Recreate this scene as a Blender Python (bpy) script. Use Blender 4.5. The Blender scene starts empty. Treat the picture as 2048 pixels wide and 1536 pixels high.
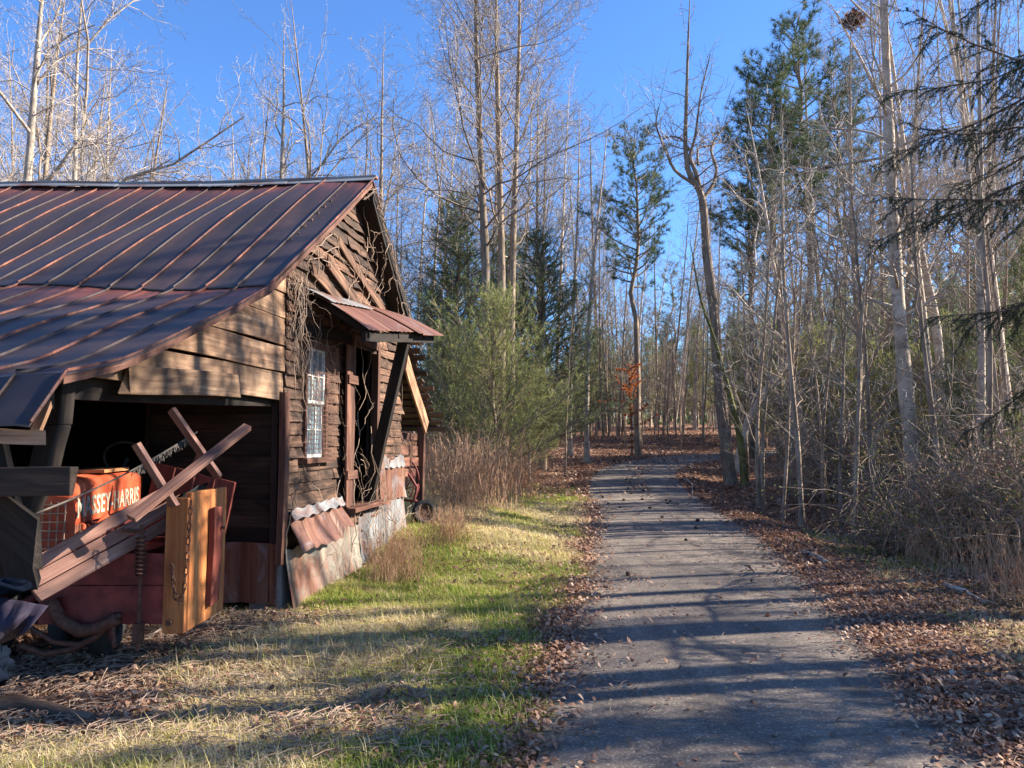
import bpy, math, random
import numpy as np
from mathutils import Vector
R_ = math.radians
# ------------------------------------------------------------------ camera, sky, sun, exposure
S = bpy.context.scene
CAMZ, F, PITCH = 1.6, 1547.0, R_(4.14)
cd = bpy.data.cameras.new('camera'); cam = bpy.data.objects.new('camera', cd)
S.collection.objects.link(cam); S.camera = cam
cam.location = (0, 0, CAMZ); cam.rotation_euler = (R_(90) + PITCH, 0, 0)
cd.sensor_width = 36; cd.lens = 36 * F / 2048; cd.clip_start = 0.05; cd.clip_end = 2000
SUN_EL, SUN_AZ = R_(29), math.atan2(0.17, 0.985)      # azimuth measured from +X towards +Y
w = bpy.data.worlds.new('World'); S.world = w; w.use_nodes = True
nt = w.node_tree; bg = nt.nodes['Background']
sky = nt.nodes.new('ShaderNodeTexSky'); sky.sky_type = 'NISHITA'; sky.sun_disc = False
sky.sun_elevation = SUN_EL; sky.sun_rotation = math.pi / 2 - SUN_AZ
sky.air_density = 1.0; sky.dust_density = 0.15; sky.ozone_density = 3.2; sky.altitude = 0
tn = nt.nodes.new('ShaderNodeMix'); tn.data_type = 'RGBA'; tn.blend_type = 'MULTIPLY'; tn.inputs[0].default_value = 1; tn.inputs[7].default_value = (.58, .84, 1.18, 1)
nt.links.new(sky.outputs[0], tn.inputs[6]); nt.links.new(tn.outputs[2], bg.inputs[0]); bg.inputs[1].default_value = 0.074
sd = bpy.data.lights.new('sun', 'SUN'); so = bpy.data.objects.new('sun', sd); S.collection.objects.link(so)
sd.energy = 5.0; sd.angle = R_(0.5); sd.color = (1.0, 0.92, 0.80)
sv = Vector((math.cos(SUN_EL) * math.cos(SUN_AZ), math.cos(SUN_EL) * math.sin(SUN_AZ), math.sin(SUN_EL)))
so.rotation_euler = sv.to_track_quat('Z', 'Y').to_euler(); so.location = (20, 5, 20)
S.view_settings.view_transform = 'Standard'; S.view_settings.look = 'None'
S.view_settings.gamma = 1; S.view_settings.exposure = 1.8
S.cycles.max_bounces = 6; S.cycles.transparent_max_bounces = 6
rnd = random.Random(7); rg = np.random.default_rng(11)

def at(px, py, d):
    u, v = (px - 1024) / F, (768 - py) / F
    t = d / (math.cos(PITCH) - v * math.sin(PITCH))
    return Vector((u * t, d, CAMZ + t * (math.sin(PITCH) + v * math.cos(PITCH))))
# ------------------------------------------------------------------ noise and terrain
def vn(x, y, s, seed=0):
    x = np.asarray(x, float) * s; y = np.asarray(y, float) * s
    xi = np.floor(x); yi = np.floor(y); fx = x - xi; fy = y - yi
    fx = fx * fx * (3 - 2 * fx); fy = fy * fy * (3 - 2 * fy)
    def h(a, b):
        q = np.sin(a * 127.1 + b * 311.7 + seed * 74.7) * 43758.5453
        return q - np.floor(q)
    return (h(xi, yi) * (1 - fx) + h(xi + 1, yi) * fx) * (1 - fy) + (h(xi, yi + 1) * (1 - fx) + h(xi + 1, yi + 1) * fx) * fy
def sst(a, b, x):
    t = np.clip((np.asarray(x, float) - a) / (b - a), 0, 1); return t * t * (3 - 2 * t)
RD = [(-8, .9, 1.25), (0, 1.0, 1.25), (3.8, 1.22, 1.15), (5.3, 1.46, 1.15), (7.4, 1.86, 1.2), (11.8, 2.56, 1.35), (17.7, 3.3, 1.4), (23.6, 3.75, 1.4),
      (29, 4.7, 1.4), (33, 6.4, 1.4), (36, 9.0, 1.4), (38.5, 12.5, 1.4), (41, 18, 1.4), (43, 26, 1.4), (46, 40, 1.4)]
rdc = []
for i in range(len(RD) - 1):                                    # Catmull-Rom centreline
    p0, p1, p2, p3 = RD[max(i - 1, 0)], RD[i], RD[i + 1], RD[min(i + 2, len(RD) - 1)]
    for k in range(12):
        t = k / 12
        rdc.append([0.5 * ((2 * b) + (-a + c) * t + (2 * a - 5 * b + 4 * c - d) * t * t + (-a + 3 * b - 3 * c + d) * t ** 3) for a, b, c, d in zip(p0, p1, p2, p3)])
rdc = np.array(rdc)                                             # columns: y, x, half width
def roaddist(x, y):
    x = np.asarray(x, float); y = np.asarray(y, float); sh = np.broadcast(x, y).shape
    xf = np.broadcast_to(x, sh).ravel(); yf = np.broadcast_to(y, sh).ravel(); out = np.empty(xf.size)
    for s in range(0, xf.size, 20000):
        d = np.hypot(xf[s:s + 20000, None] - rdc[None, :, 1], yf[s:s + 20000, None] - rdc[None, :, 0]) - rdc[None, :, 2]
        out[s:s + 20000] = d.min(1)
    return out.reshape(sh)
def hz(x, y, rd=None):
    x = np.asarray(x, float); y = np.asarray(y, float)
    z = np.where(y < 27, 0.0030 * np.clip(y - 16, 0, 11) ** 2, 0.363 + 0.05 * (np.minimum(y, 62) - 27)) + 0.02 * np.clip(y - 62, 0, 60)
    z = z + 0.3 * sst(7.5, 12.5, y) * sst(1.2, -1.0, x) * sst(34, 24, y)
    if rd is None: rd = roaddist(x, y)
    off = sst(0.05, 1.2, rd)
    z = z + off * (0.10 * (vn(x, y, .45, 1) - .5) + .05 * (vn(x, y, 1.7, 2) - .5) + .025 * (vn(x, y, 5, 3) - .5))
    z = z - 0.22 * sst(.3, 1.4, rd) * sst(3.6, 2.0, rd) * sst(1.5, 3, x) * sst(8, 14, y) * sst(32, 24, y)     # ditch
    z = z + 0.45 * sst(1.5, 7, rd) * sst(34, 44, y) + 1.6 * sst(70, 110, y) * vn(x, y, .02, 5)
    return z
def gz(x, y): return float(hz(x, y))
# ------------------------------------------------------------------ materials
def mat(name):
    m = bpy.data.materials.new(name); m.use_nodes = True
    n = m.node_tree.nodes; l = m.node_tree.links; b = n['Principled BSDF']
    b.inputs['Specular IOR Level'].default_value = 0.3
    return m, n, l, b
def ramp(n, l, src, stops):
    r = n.new('ShaderNodeValToRGB'); l.new(src, r.inputs[0]); e = r.color_ramp.elements
    e[0].position, e[0].color = stops[0][0], (*stops[0][1], 1)
    e[1].position, e[1].color = stops[-1][0], (*stops[-1][1], 1)
    for p, c in stops[1:-1]:
        q = e.new(p); q.color = (*c, 1)
    return r.outputs[0]
def noise(n, l, vec, scale, detail=5, rough=.6, sc=None, dist=0):
    if sc:
        mp = n.new('ShaderNodeMapping'); mp.inputs['Scale'].default_value = sc; l.new(vec, mp.inputs[0]); vec = mp.outputs[0]
    t = n.new('ShaderNodeTexNoise'); l.new(vec, t.inputs['Vector'])
    t.inputs['Scale'].default_value = scale; t.inputs['Detail'].default_value = detail; t.inputs['Roughness'].default_value = rough
    t.inputs['Distortion'].default_value = dist
    return t.outputs[0]
def mix(n, l, fac, a, b, mode='MIX'):
    m = n.new('ShaderNodeMix'); m.data_type = 'RGBA'; m.blend_type = mode
    for s, v in ((m.inputs[0], fac), (m.inputs[6], a), (m.inputs[7], b)):
        if isinstance(v, (int, float)): s.default_value = v
        elif isinstance(v, tuple): s.default_value = (*v, 1)
        else: l.new(v, s)
    return m.outputs[2]
def attr(n, name, out='Vector'):
    a = n.new('ShaderNodeAttribute'); a.attribute_name = name; return a.outputs[out]
def bump(n, l, b, h, s=.3, d=.01):
    q = n.new('ShaderNodeBump'); q.inputs['Strength'].default_value = s; q.inputs['Distance'].default_value = d
    l.new(h, q.inputs['Height']); l.new(q.outputs[0], b.inputs['Normal'])
def wood(name, c0, c1, c2, rough=.8, knots=True):
    m, n, l, b = mat(name); g = attr(n, 'gc'); v = attr(n, 'var', 'Fac')
    f = noise(n, l, g, 1, 6, .7, (1.3, 38, 38), .6); f2 = noise(n, l, g, 1, 3, .5, (1.2, 5, 5), 1.5)
    c = ramp(n, l, f, [(.28, c0), (.5, c1), (.75, c2)])
    c = mix(n, l, ramp(n, l, f2, [(.35, (0, 0, 0)), (.7, (1, 1, 1))]), c, c0)
    c = mix(n, l, 1, c, ramp(n, l, v, [(0, (.45, .42, .40)), (.5, (.9, .88, .86)), (1, (1.5, 1.35, 1.25))]), 'MULTIPLY')
    l.new(c, b.inputs['Base Color']); b.inputs['Roughness'].default_value = rough
    bump(n, l, b, f, .6, .008)
    return m
M = {}
M['siding'] = wood('weathered siding wood', (.026, .015, .010), (.125, .066, .040), (.33, .20, .125))
M['pale'] = wood('pale bare wood', (.10, .055, .032), (.30, .19, .115), (.48, .34, .22))
M['grey'] = wood('grey weathered wood', (.07, .05, .045), (.19, .15, .135), (.33, .27, .24))
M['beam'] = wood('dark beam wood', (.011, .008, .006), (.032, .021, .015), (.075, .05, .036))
M['redwood'] = wood('red painted wood', (.10, .022, .014), (.20, .045, .028), (.30, .10, .06))
M['jambred'] = wood('brown red wood', (.06, .025, .017), (.15, .07, .045), (.26, .14, .10))
M['orange'] = wood('faded orange painted wood', (.30, .095, .03), (.52, .20, .06), (.64, .33, .13), .7)
M['picnic'] = wood('reddish grey stained wood', (.13, .06, .045), (.28, .16, .125), (.42, .29, .23))
def tin(name, rustlo, rusthi, base=(.42, .45, .47), dark=False):
    m, n, l, b = mat(name); g = attr(n, 'gc')
    a = noise(n, l, g, 1.6, 6, .65, (1, 1, 1), .8); s = noise(n, l, g, 1, 5, .6, (.6, 9, 9), .4)
    rc = ramp(n, l, s, [(.25, (.05, .022, .017)), (.45, (.13, .052, .034)), (.62, (.20, .095, .06)), (.8, (.33, .22, .14))])
    gc = ramp(n, l, s, [(.3, tuple(x * .55 for x in base)), (.7, base)])
    mx = n.new('ShaderNodeMath'); mx.operation = 'ADD'; l.new(a, mx.inputs[0]); q = n.new('ShaderNodeMath'); q.operation = 'MULTIPLY'
    l.new(s, q.inputs[0]); q.inputs[1].default_value = .35; l.new(q.outputs[0], mx.inputs[1])
    k = ramp(n, l, mx.outputs[0], [(rustlo, (0, 0, 0)), (rusthi, (1, 1, 1))])
    l.new(mix(n, l, k, gc, rc), b.inputs['Base Color'])
    b.inputs['Roughness'].default_value = .55; b.inputs['Metallic'].default_value = .15; b.inputs['Specular IOR Level'].default_value = .4
    bump(n, l, b, a, .3, .01)
    return m
M['tin'] = tin('galvanised tin with rust patches', .62, .80, (.33, .295, .235))
M['tinrust'] = tin('rusted tin', .30, .62)
M['tinpale'] = tin('pale bright tin', .60, .82, (.27, .28, .28))
# roof: gc.x metres down the slope from the ridge, gc.y metres along the ridge
m, n, l, b = mat('dark brown standing seam roof paint'); g = attr(n, 'gc')
a1 = noise(n, l, g, 1, 5, .6, (.7, 1.6, 1)); a2 = noise(n, l, g, 1, 6, .7, (1.2, 14, 1), .3); a3 = noise(n, l, g, 9, 6, .7)
c = ramp(n, l, a1, [(.3, (.020, .014, .013)), (.55, (.038, .024, .022)), (.75, (.070, .037, .031))])
sx = n.new('ShaderNodeSeparateXYZ'); l.new(g, sx.inputs[0])
edge = ramp(n, l, sx.outputs[0], [(0, (1, 1, 1)), (.55, (.15, .15, .15)), (1, (0, 0, 0))])
k = mix(n, l, 1, edge, ramp(n, l, a2, [(.35, (0, 0, 0)), (.62, (1, 1, 1))]), 'MULTIPLY')
c = mix(n, l, k, c, (.26, .065, .035))
c = mix(n, l, ramp(n, l, a3, [(.60, (0, 0, 0)), (.75, (.5, .5, .5))]), c, (.16, .055, .035))
l.new(c, b.inputs['Base Color']); b.inputs['Roughness'].default_value = .48; b.inputs['Specular IOR Level'].default_value = .45
bump(n, l, b, a1, .25, .03); M['roof'] = m
m, n, l, b = mat('rusty seam'); g = attr(n, 'gc'); v = attr(n, 'var', 'Fac')
s = noise(n, l, g, 1, 5, .7, (3.2, 30, 30))
c = ramp(n, l, s, [(.38, (.04, .02, .018)), (.56, (.13, .045, .03)), (.72, (.34, .13, .07))])
c = mix(n, l, ramp(n, l, v, [(.45, (0, 0, 0)), (.55, (1, 1, 1))]), ramp(n, l, s, [(.35, (.03, .02, .02)), (.6, (.055, .038, .035)), (.75, (.11, .07, .06))]), c)
l.new(c, b.inputs['Base Color']); b.inputs['Roughness'].default_value = .6; M['seam'] = m
def plain(name, c, rough=.6, metal=0., vary=.25, scale=6, bmp=.2):
    m, n, l, b = mat(name); tc = n.new('ShaderNodeTexCoord'); f = noise(n, l, tc.outputs['Object'], scale, 6, .65)
    l.new(ramp(n, l, f, [(.3, tuple(x * (1 - vary) for x in c)), (.7, tuple(min(1, x * (1 + vary)) for x in c))]), b.inputs['Base Color'])
    b.inputs['Roughness'].default_value = rough; b.inputs['Metallic'].default_value = metal
    if bmp: bump(n, l, b, f, bmp, .01)
    return m
m, n, l, b = mat('faded dusty red paint'); tc = n.new('ShaderNodeTexCoord'); o = tc.outputs['Object']
c = ramp(n, l, noise(n, l, o, 4, 6, .7), [(.3, (.36, .05, .022)), (.55, (.52, .095, .035)), (.75, (.58, .18, .09))])
c = mix(n, l, ramp(n, l, noise(n, l, o, 11, 8, .75), [(.56, (0, 0, 0)), (.72, (.85, .85, .85))]), c, (.16, .075, .05))
c = mix(n, l, ramp(n, l, noise(n, l, o, 38, 4, .7), [(.62, (0, 0, 0)), (.7, (.8, .8, .8))]), c, (.42, .27, .19))
l.new(c, b.inputs['Base Color']); b.inputs['Roughness'].default_value = .6; bump(n, l, b, noise(n, l, o, 5, 3), .35, .03); M['redpaint'] = m
M['redsteel'] = plain('dull dark red steel', (.16, .03, .024), .6, 0, .5, 8)
M['cream'] = plain('cream letter paint', (.50, .43, .31), .7, 0, .45, 14)
M['grillewire'] = plain('dirty grille wire', (.30, .20, .14), .7, 0, .3)
M['iron'] = plain('rusty iron', (.10, .045, .03), .7, .2, .5, 20)
M['orangetop'] = plain('dusty orange paint', (.50, .22, .09), .6, 0, .3, 8)
M['rubber'] = plain('old rubber', (.035, .033, .032), .8, 0, .3, 10)
M['white'] = plain('flaking white sash paint', (.60, .62, .58), .6, 0, .25, 14)
M['wire'] = plain('rusty wire', (.20, .10, .07), .7, .1, .3, 12)
M['stone'] = plain('grey stone blocks', (.22, .20, .18), .9, 0, .4, 4, .6)
M['tarp'] = plain('dusty mauve plastic sheet', (.045, .036, .052), .5, 0, .3, 5)
M['bluerag'] = plain('blue cloth with painted shade', (.004, .007, .014), .9, 0, .5, 12, 0)  # shade put into the colour: near-black base so sunlit rags read shaded
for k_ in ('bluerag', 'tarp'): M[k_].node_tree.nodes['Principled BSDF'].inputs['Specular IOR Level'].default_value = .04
M['rope'] = plain('frayed rope', (.10, .085, .07), .95, 0, .4, 20)
M['cone'] = plain('pine cone brown', (.07, .04, .03), .9, 0, .4, 30)
M['interior'] = plain('dark interior surface', (.03, .02, .016), .95, 0, .3)  # near-black base for the inner walls and siding backing
m, n, l, b = mat('old window glass'); b.inputs['Base Color'].default_value = (.20, .27, .30, 1); b.inputs['Roughness'].default_value = .12
b.inputs['Specular IOR Level'].default_value = .9; b.inputs['Metallic'].default_value = .25
tc = n.new('ShaderNodeTexCoord'); bump(n, l, b, noise(n, l, tc.outputs['Object'], 5, 2), .25, .02); M['glass'] = m
def bark(name, c0, c1, c2, tw=None, sc=(2.5, 10, 10)):
    m, n, l, b = mat(name); g = attr(n, 'gc'); oi = n.new('ShaderNodeObjectInfo')
    f = noise(n, l, g, 1, 6, .7, sc, .5); f2 = noise(n, l, g, .9, 3, .5, (1.5, 1, 1), .5)
    c = ramp(n, l, f, [(.3, c0), (.5, c1), (.72, c2)])
    c = mix(n, l, ramp(n, l, f2, [(.5, (0, 0, 0)), (.72, (.55, .55, .55))]), c, c2)
    c = mix(n, l, 1, c, ramp(n, l, oi.outputs['Random'], [(0, (.72, .70, .68)), (1, (1.2, 1.15, 1.08))]), 'MULTIPLY')
    l.new(c, b.inputs['Base Color']); b.inputs['Roughness'].default_value = .9; b.inputs['Specular IOR Level'].default_value = .15
    bump(n, l, b, f, .8, .02)
    return m
M['bark'] = bark('grey brown bark', (.07, .05, .038), (.23, .175, .13), (.42, .34, .26))
M['barkpale'] = bark('pale smooth bark', (.16, .12, .10), (.38, .32, .26), (.58, .51, .43), None, (5, 4, 4))
M['barkdark'] = bark('dark pine bark', (.04, .028, .022), (.12, .08, .06), (.24, .17, .13))
M['moss'] = bark('mossy bark', (.05, .05, .02), (.12, .12, .04), (.26, .24, .10))
M['twig'] = plain('grey twig bark', (.34, .285, .235), .85, 0, .45, 1.2, 0)
M['twigdark'] = plain('brown twig bark', (.22, .16, .12), .85, 0, .3, 1.5, 0)
M['weedstem'] = plain('reddish dry stems', (.42, .26, .155), .85, 0, .4, 2, 0)
M['vine'] = plain('dry vine stems', (.30, .21, .15), .85, 0, .35, 3, 0)
def leafy(name, stops, trans=.35, rough=.6):
    m, n, l, b = mat(name); v = attr(n, 'var', 'Fac'); c = ramp(n, l, v, stops); l.new(c, b.inputs['Base Color'])
    b.inputs['Roughness'].default_value = rough; b.inputs['Specular IOR Level'].default_value = .15
    t = n.new('ShaderNodeBsdfTranslucent'); l.new(c, t.inputs[0]); mx = n.new('ShaderNodeMixShader'); mx.inputs[0].default_value = trans
    l.new(b.outputs[0], mx.inputs[1]); l.new(t.outputs[0], mx.inputs[2]); l.new(mx.outputs[0], n['Material Output'].inputs[0])
    return m
M['pine'] = leafy('pine needles', [(0, (.04, .07, .03)), (.6, (.10, .135, .06)), (1, (.18, .20, .10))])
M['cedar'] = leafy('cedar foliage', [(0, (.07, .11, .05)), (.6, (.15, .20, .09)), (1, (.26, .27, .13))])
M['young'] = leafy('yellow green needles', [(0, (.12, .16, .04)), (.6, (.28, .32, .10)), (1, (.46, .42, .18))], .5)
M['spruce'] = leafy('dark spruce needles', [(0, (.012, .028, .018)), (1, (.03, .055, .03))], .15)
M['grass'] = leafy('mixed winter grass', [(0, (.13, .21, .03)), (.3, (.36, .42, .07)), (.5, (.56, .50, .15)), (.75, (.70, .55, .27)), (1, (.78, .65, .42))], .4)
M['leaf'] = leafy('fallen leaves', [(0, (.09, .042, .028)), (.3, (.22, .11, .07)), (.6, (.38, .22, .14)), (.82, (.54, .37, .26)), (1, (.68, .55, .43))], .25)
M['redleaf'] = leafy('orange beech leaves', [(0, (.32, .09, .03)), (1, (.58, .22, .08))], .45)
M['weed'] = leafy('dry reddish weeds', [(0, (.17, .07, .04)), (.5, (.34, .17, .09)), (1, (.52, .33, .18))], .3)
M['shrubleaf'] = leafy('shrub leaves', [(0, (.04, .06, .02)), (.6, (.10, .12, .04)), (1, (.24, .20, .09))], .3)
# ground
m, n, l, b = mat('forest floor and soil'); tc = n.new('ShaderNodeTexCoord'); o = tc.outputs['Object']; z = attr(n, 'zone', 'Color')
f = noise(n, l, o, 14, 8, .75); f2 = noise(n, l, o, 1.1, 5, .6); vo = n.new('ShaderNodeTexVoronoi'); l.new(o, vo.inputs['Vector']); vo.inputs['Scale'].default_value = 16
sv_ = n.new('ShaderNodeSeparateColor'); l.new(vo.outputs['Color'], sv_.inputs[0])
lf = ramp(n, l, sv_.outputs[0], [(0, (.09, .042, .027)), (.35, (.22, .10, .06)), (.7, (.36, .20, .12)), (1, (.50, .34, .23))])
lf = mix(n, l, ramp(n, l, f, [(.35, (.8, .8, .8)), (.6, (0, 0, 0))]), lf, (.05, .028, .018))
sep = n.new('ShaderNodeSeparateColor'); l.new(z, sep.inputs[0])
gr = mix(n, l, ramp(n, l, f, [(.3, (0, 0, 0)), (.7, (1, 1, 1))]), (.10, .085, .035), (.30, .24, .11))
gr = mix(n, l, ramp(n, l, f2, [(.4, (0, 0, 0)), (.65, (1, 1, 1))]), gr, (.14, .15, .04))
cl = mix(n, l, ramp(n, l, f, [(.3, (0, 0, 0)), (.7, (1, 1, 1))]), (.12, .055, .032), (.34, .19, .11))
c = mix(n, l, sep.outputs[0], lf, gr); c = mix(n, l, sep.outputs[1], c, cl)
l.new(c, b.inputs['Base Color']); b.inputs['Roughness'].default_value = .95; b.inputs['Specular IOR Level'].default_value = .1
bump(n, l, b, f, 1, .05); M['ground'] = m
m, n, l, b = mat('aged asphalt'); tc = n.new('ShaderNodeTexCoord'); o = tc.outputs['Object']
vo = n.new('ShaderNodeTexVoronoi'); l.new(o, vo.inputs['Vector']); vo.inputs['Scale'].default_value = 85
sp = n.new('ShaderNodeSeparateColor'); l.new(vo.outputs['Color'], sp.inputs[0])
f = noise(n, l, o, 60, 6, .8); f2 = noise(n, l, o, .8, 6, .65); f3 = noise(n, l, o, 1, 5, .6, (3.5, .5, 1))
c = ramp(n, l, sp.outputs[0], [(0, (.125, .108, .095)), (.55, (.165, .143, .126)), (.9, (.225, .198, .172)), (1, (.36, .32, .27))])
c = mix(n, l, 1, c, ramp(n, l, f2, [(.3, (.74, .71, .68)), (.7, (1.2, 1.12, 1.03))]), 'MULTIPLY')
c = mix(n, l, 1, c, ramp(n, l, f3, [(.35, (.8, .78, .78)), (.65, (1.18, 1.15, 1.12))]), 'MULTIPLY')
c = mix(n, l, ramp(n, l, noise(n, l, o, 3.2, 7, .75), [(.6, (0, 0, 0)), (.74, (.6, .6, .6))]), c, (.22, .11, .075))
vc = n.new('ShaderNodeTexVoronoi'); vc.feature = 'DISTANCE_TO_EDGE'; vc.inputs['Scale'].default_value = .55
wn = n.new('ShaderNodeTexNoise'); wn.inputs['Scale'].default_value = 2.5; wn.inputs['Detail'].default_value = 6; l.new(o, wn.inputs['Vector']); va = n.new('ShaderNodeVectorMath'); va.operation = 'MULTIPLY_ADD'
l.new(wn.outputs['Color'], va.inputs[0]); va.inputs[1].default_value = (.5, .5, 0); l.new(o, va.inputs[2]); l.new(va.outputs[0], vc.inputs['Vector'])
c = mix(n, l, ramp(n, l, vc.outputs['Distance'], [(0, (.35, .35, .35)), (.004, (.2, .2, .2)), (.008, (0, 0, 0))]), c, (.035, .03, .028))
l.new(c, b.inputs['Base Color']); b.inputs['Roughness'].default_value = .85; b.inputs['Specular IOR Level'].default_value = .25
bump(n, l, b, f, .7, .012); M['asphalt'] = m
# ------------------------------------------------------------------ object helpers
COL = S.collection; ORG = {}
def mesh_np(name, V, Fc, material, gc=None, var=None, smooth=False):
    """V (n,3); Fc (m,k) array or list of arrays with differing k"""
    me = bpy.data.meshes.new(name); V = np.asarray(V, np.float32)
    Fs = Fc if isinstance(Fc, list) else [Fc]
    me.vertices.add(len(V)); me.vertices.foreach_set('co', V.ravel())
    nl = sum(f.size for f in Fs); nf = sum(len(f) for f in Fs)
    me.loops.add(nl); me.loops.foreach_set('vertex_index', np.concatenate([f.ravel() for f in Fs]).astype(np.int32))
    me.polygons.add(nf); tot = np.concatenate([np.full(len(f), f.shape[1]) for f in Fs])
    me.polygons.foreach_set('loop_start', np.concatenate([[0], np.cumsum(tot)[:-1]]).astype(np.int32))
    me.polygons.foreach_set('use_smooth', np.full(nf, bool(smooth)))
    me.update(calc_edges=True)
    if gc is not None:
        a = me.attributes.new('gc', 'FLOAT_VECTOR', 'POINT'); a.data.foreach_set('vector', np.asarray(gc, np.float32).ravel())
    if var is not None:
        a = me.attributes.new('var', 'FLOAT', 'POINT'); a.data.foreach_set('value', np.asarray(var, np.float32).ravel())
    me.materials.append(material)
    return me
class MB:
    def __init__(s): s.v = []; s.q = []; s.t = []; s.g = []; s.r = []
    def add(s, V, Q, G, var=.5, T=()):
        b = len(s.v); s.v += [tuple(p) for p in V]; s.q += [tuple(b + i for i in f) for f in Q]; s.t += [tuple(b + i for i in f) for f in T]
        s.g += [tuple(p) for p in G]; s.r += [var] * len(V)
    def board(s, p0, p1, wv, tv, n=1, warp=0., var=None, ragged=0., curl=0.):
        """plank from p0 to p1; wv, tv = full width and thickness vectors (centred)"""
        p0, p1, wv, tv = Vector(p0), Vector(p1), Vector(wv), Vector(tv); L = (p1 - p0).length; ax = (p1 - p0).normalized()
        off = Vector((rnd.uniform(0, 50), rnd.uniform(0, 50), rnd.uniform(0, 50))); V = []; G = []; var = rnd.random() if var is None else var
        ph = rnd.uniform(0, 6)
        for i in range(n + 1):
            t = i / n; c = p0.lerp(p1, t) + tv.normalized() * warp * math.sin(t * 3 + ph) + wv.normalized() * warp * .6 * math.sin(t * 4.1 + ph * 2)
            e = curl * math.sin(t * 7 + ph) + curl * .6 * math.sin(t * 17 + ph * 3)
            for a, q in ((-.5, -.5), (.5, -.5), (.5, .5), (-.5, .5)):
                rr = rnd.uniform(-ragged, ragged) if i in (0, n) else 0
                V.append(c + wv * a + tv * q + ax * rr + (tv.normalized() * abs(e) if a < 0 else Vector()))
                G.append((t * L + off.x, a * wv.length + off.y, q * tv.length + off.z))
        Q = [(3, 2, 1, 0), (n * 4, n * 4 + 1, n * 4 + 2, n * 4 + 3)]
        for i in range(n):
            for k in range(4):
                Q.append((i * 4 + k, i * 4 + (k + 1) % 4, i * 4 + 4 + (k + 1) % 4, i * 4 + 4 + k))
        s.add(V, Q, G, var); return s
    def box(s, c, sx, sy, sz, ax=(1, 0, 0), ay=(0, 1, 0), var=.5):
        c = Vector(c); ax = Vector(ax); ay = Vector(ay); az = ax.cross(ay)
        return s.board(c - ax * sx / 2, c + ax * sx / 2, ay * sy, az * sz, 1, 0, var)
    def tube(s, pts, rad, sides=6, cap=True, var=.5):
        V, Q, G = tubes([(np.array([tuple(p) for p in pts], float), np.broadcast_to(np.array(rad, float), (len(pts),)), sides)])
        T = []; n_ = len(pts)
        s.add(V, Q[:, :].tolist(), G, var)
        if cap:
            b = len(s.v) - len(V)
            for r, flip in ((0, True), (n_ - 1, False)):
                c = len(s.v); s.v.append(tuple(pts[r])); s.g.append((0, 0, 0)); s.r.append(var)
                for k in range(sides):
                    f = (b + r * sides + k, b + r * sides + (k + 1) % sides, c); s.t.append(f[::-1] if flip else f)
        return s
    def grid(s, P, gfun, var=.5, thick=None):
        """P: (a,b) nested list of points -> sheet; thick: offset vector for a second side"""
        A, B_ = len(P), len(P[0]); V = [p for r in P for p in r]; G = [gfun(i, j) for i in range(A) for j in range(B_)]
        Q = [(i * B_ + j, i * B_ + j + 1, (i + 1) * B_ + j + 1, (i + 1) * B_ + j) for i in range(A - 1) for j in range(B_ - 1)]
        if thick is not None:
            n0 = len(V); V = V + [Vector(p) + Vector(thick) for p in V]; G = G + G
            Q = Q + [tuple(n0 + k for k in q[::-1]) for q in Q]
            ed = [(0, j, 0, j + 1) for j in range(B_ - 1)] + [(A - 1, j + 1, A - 1, j) for j in range(B_ - 1)] + [(i + 1, 0, i, 0) for i in range(A - 1)] + [(i, B_ - 1, i + 1, B_ - 1) for i in range(A - 1)]
            for i0, j0, i1, j1 in ed:
                a, b2 = i0 * B_ + j0, i1 * B_ + j1; Q.append((b2, a, a + n0, b2 + n0))
        s.add(V, Q, G, var); return s
    def build(s, name, material, parent=None, smooth=False, bevel=0):
        V = np.array(s.v, float); org = ORG.get(parent, (0, 0, 0)) if parent else (0, 0, 0)
        V = V - np.array(org); F_ = []
        if s.q: F_.append(np.array(s.q))
        if s.t: F_.append(np.array(s.t))
        me = mesh_np(name, V, F_, material, s.g, s.r, smooth)
        o = bpy.data.objects.new(name, me); COL.objects.link(o)
        if parent: o.parent = bpy.data.objects[parent]; ORG[o.name] = org
        if bevel:
            bm = o.modifiers.new('bevel', 'BEVEL'); bm.width = bevel; bm.segments = 2; bm.limit_method = 'ANGLE'
        return o
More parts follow.
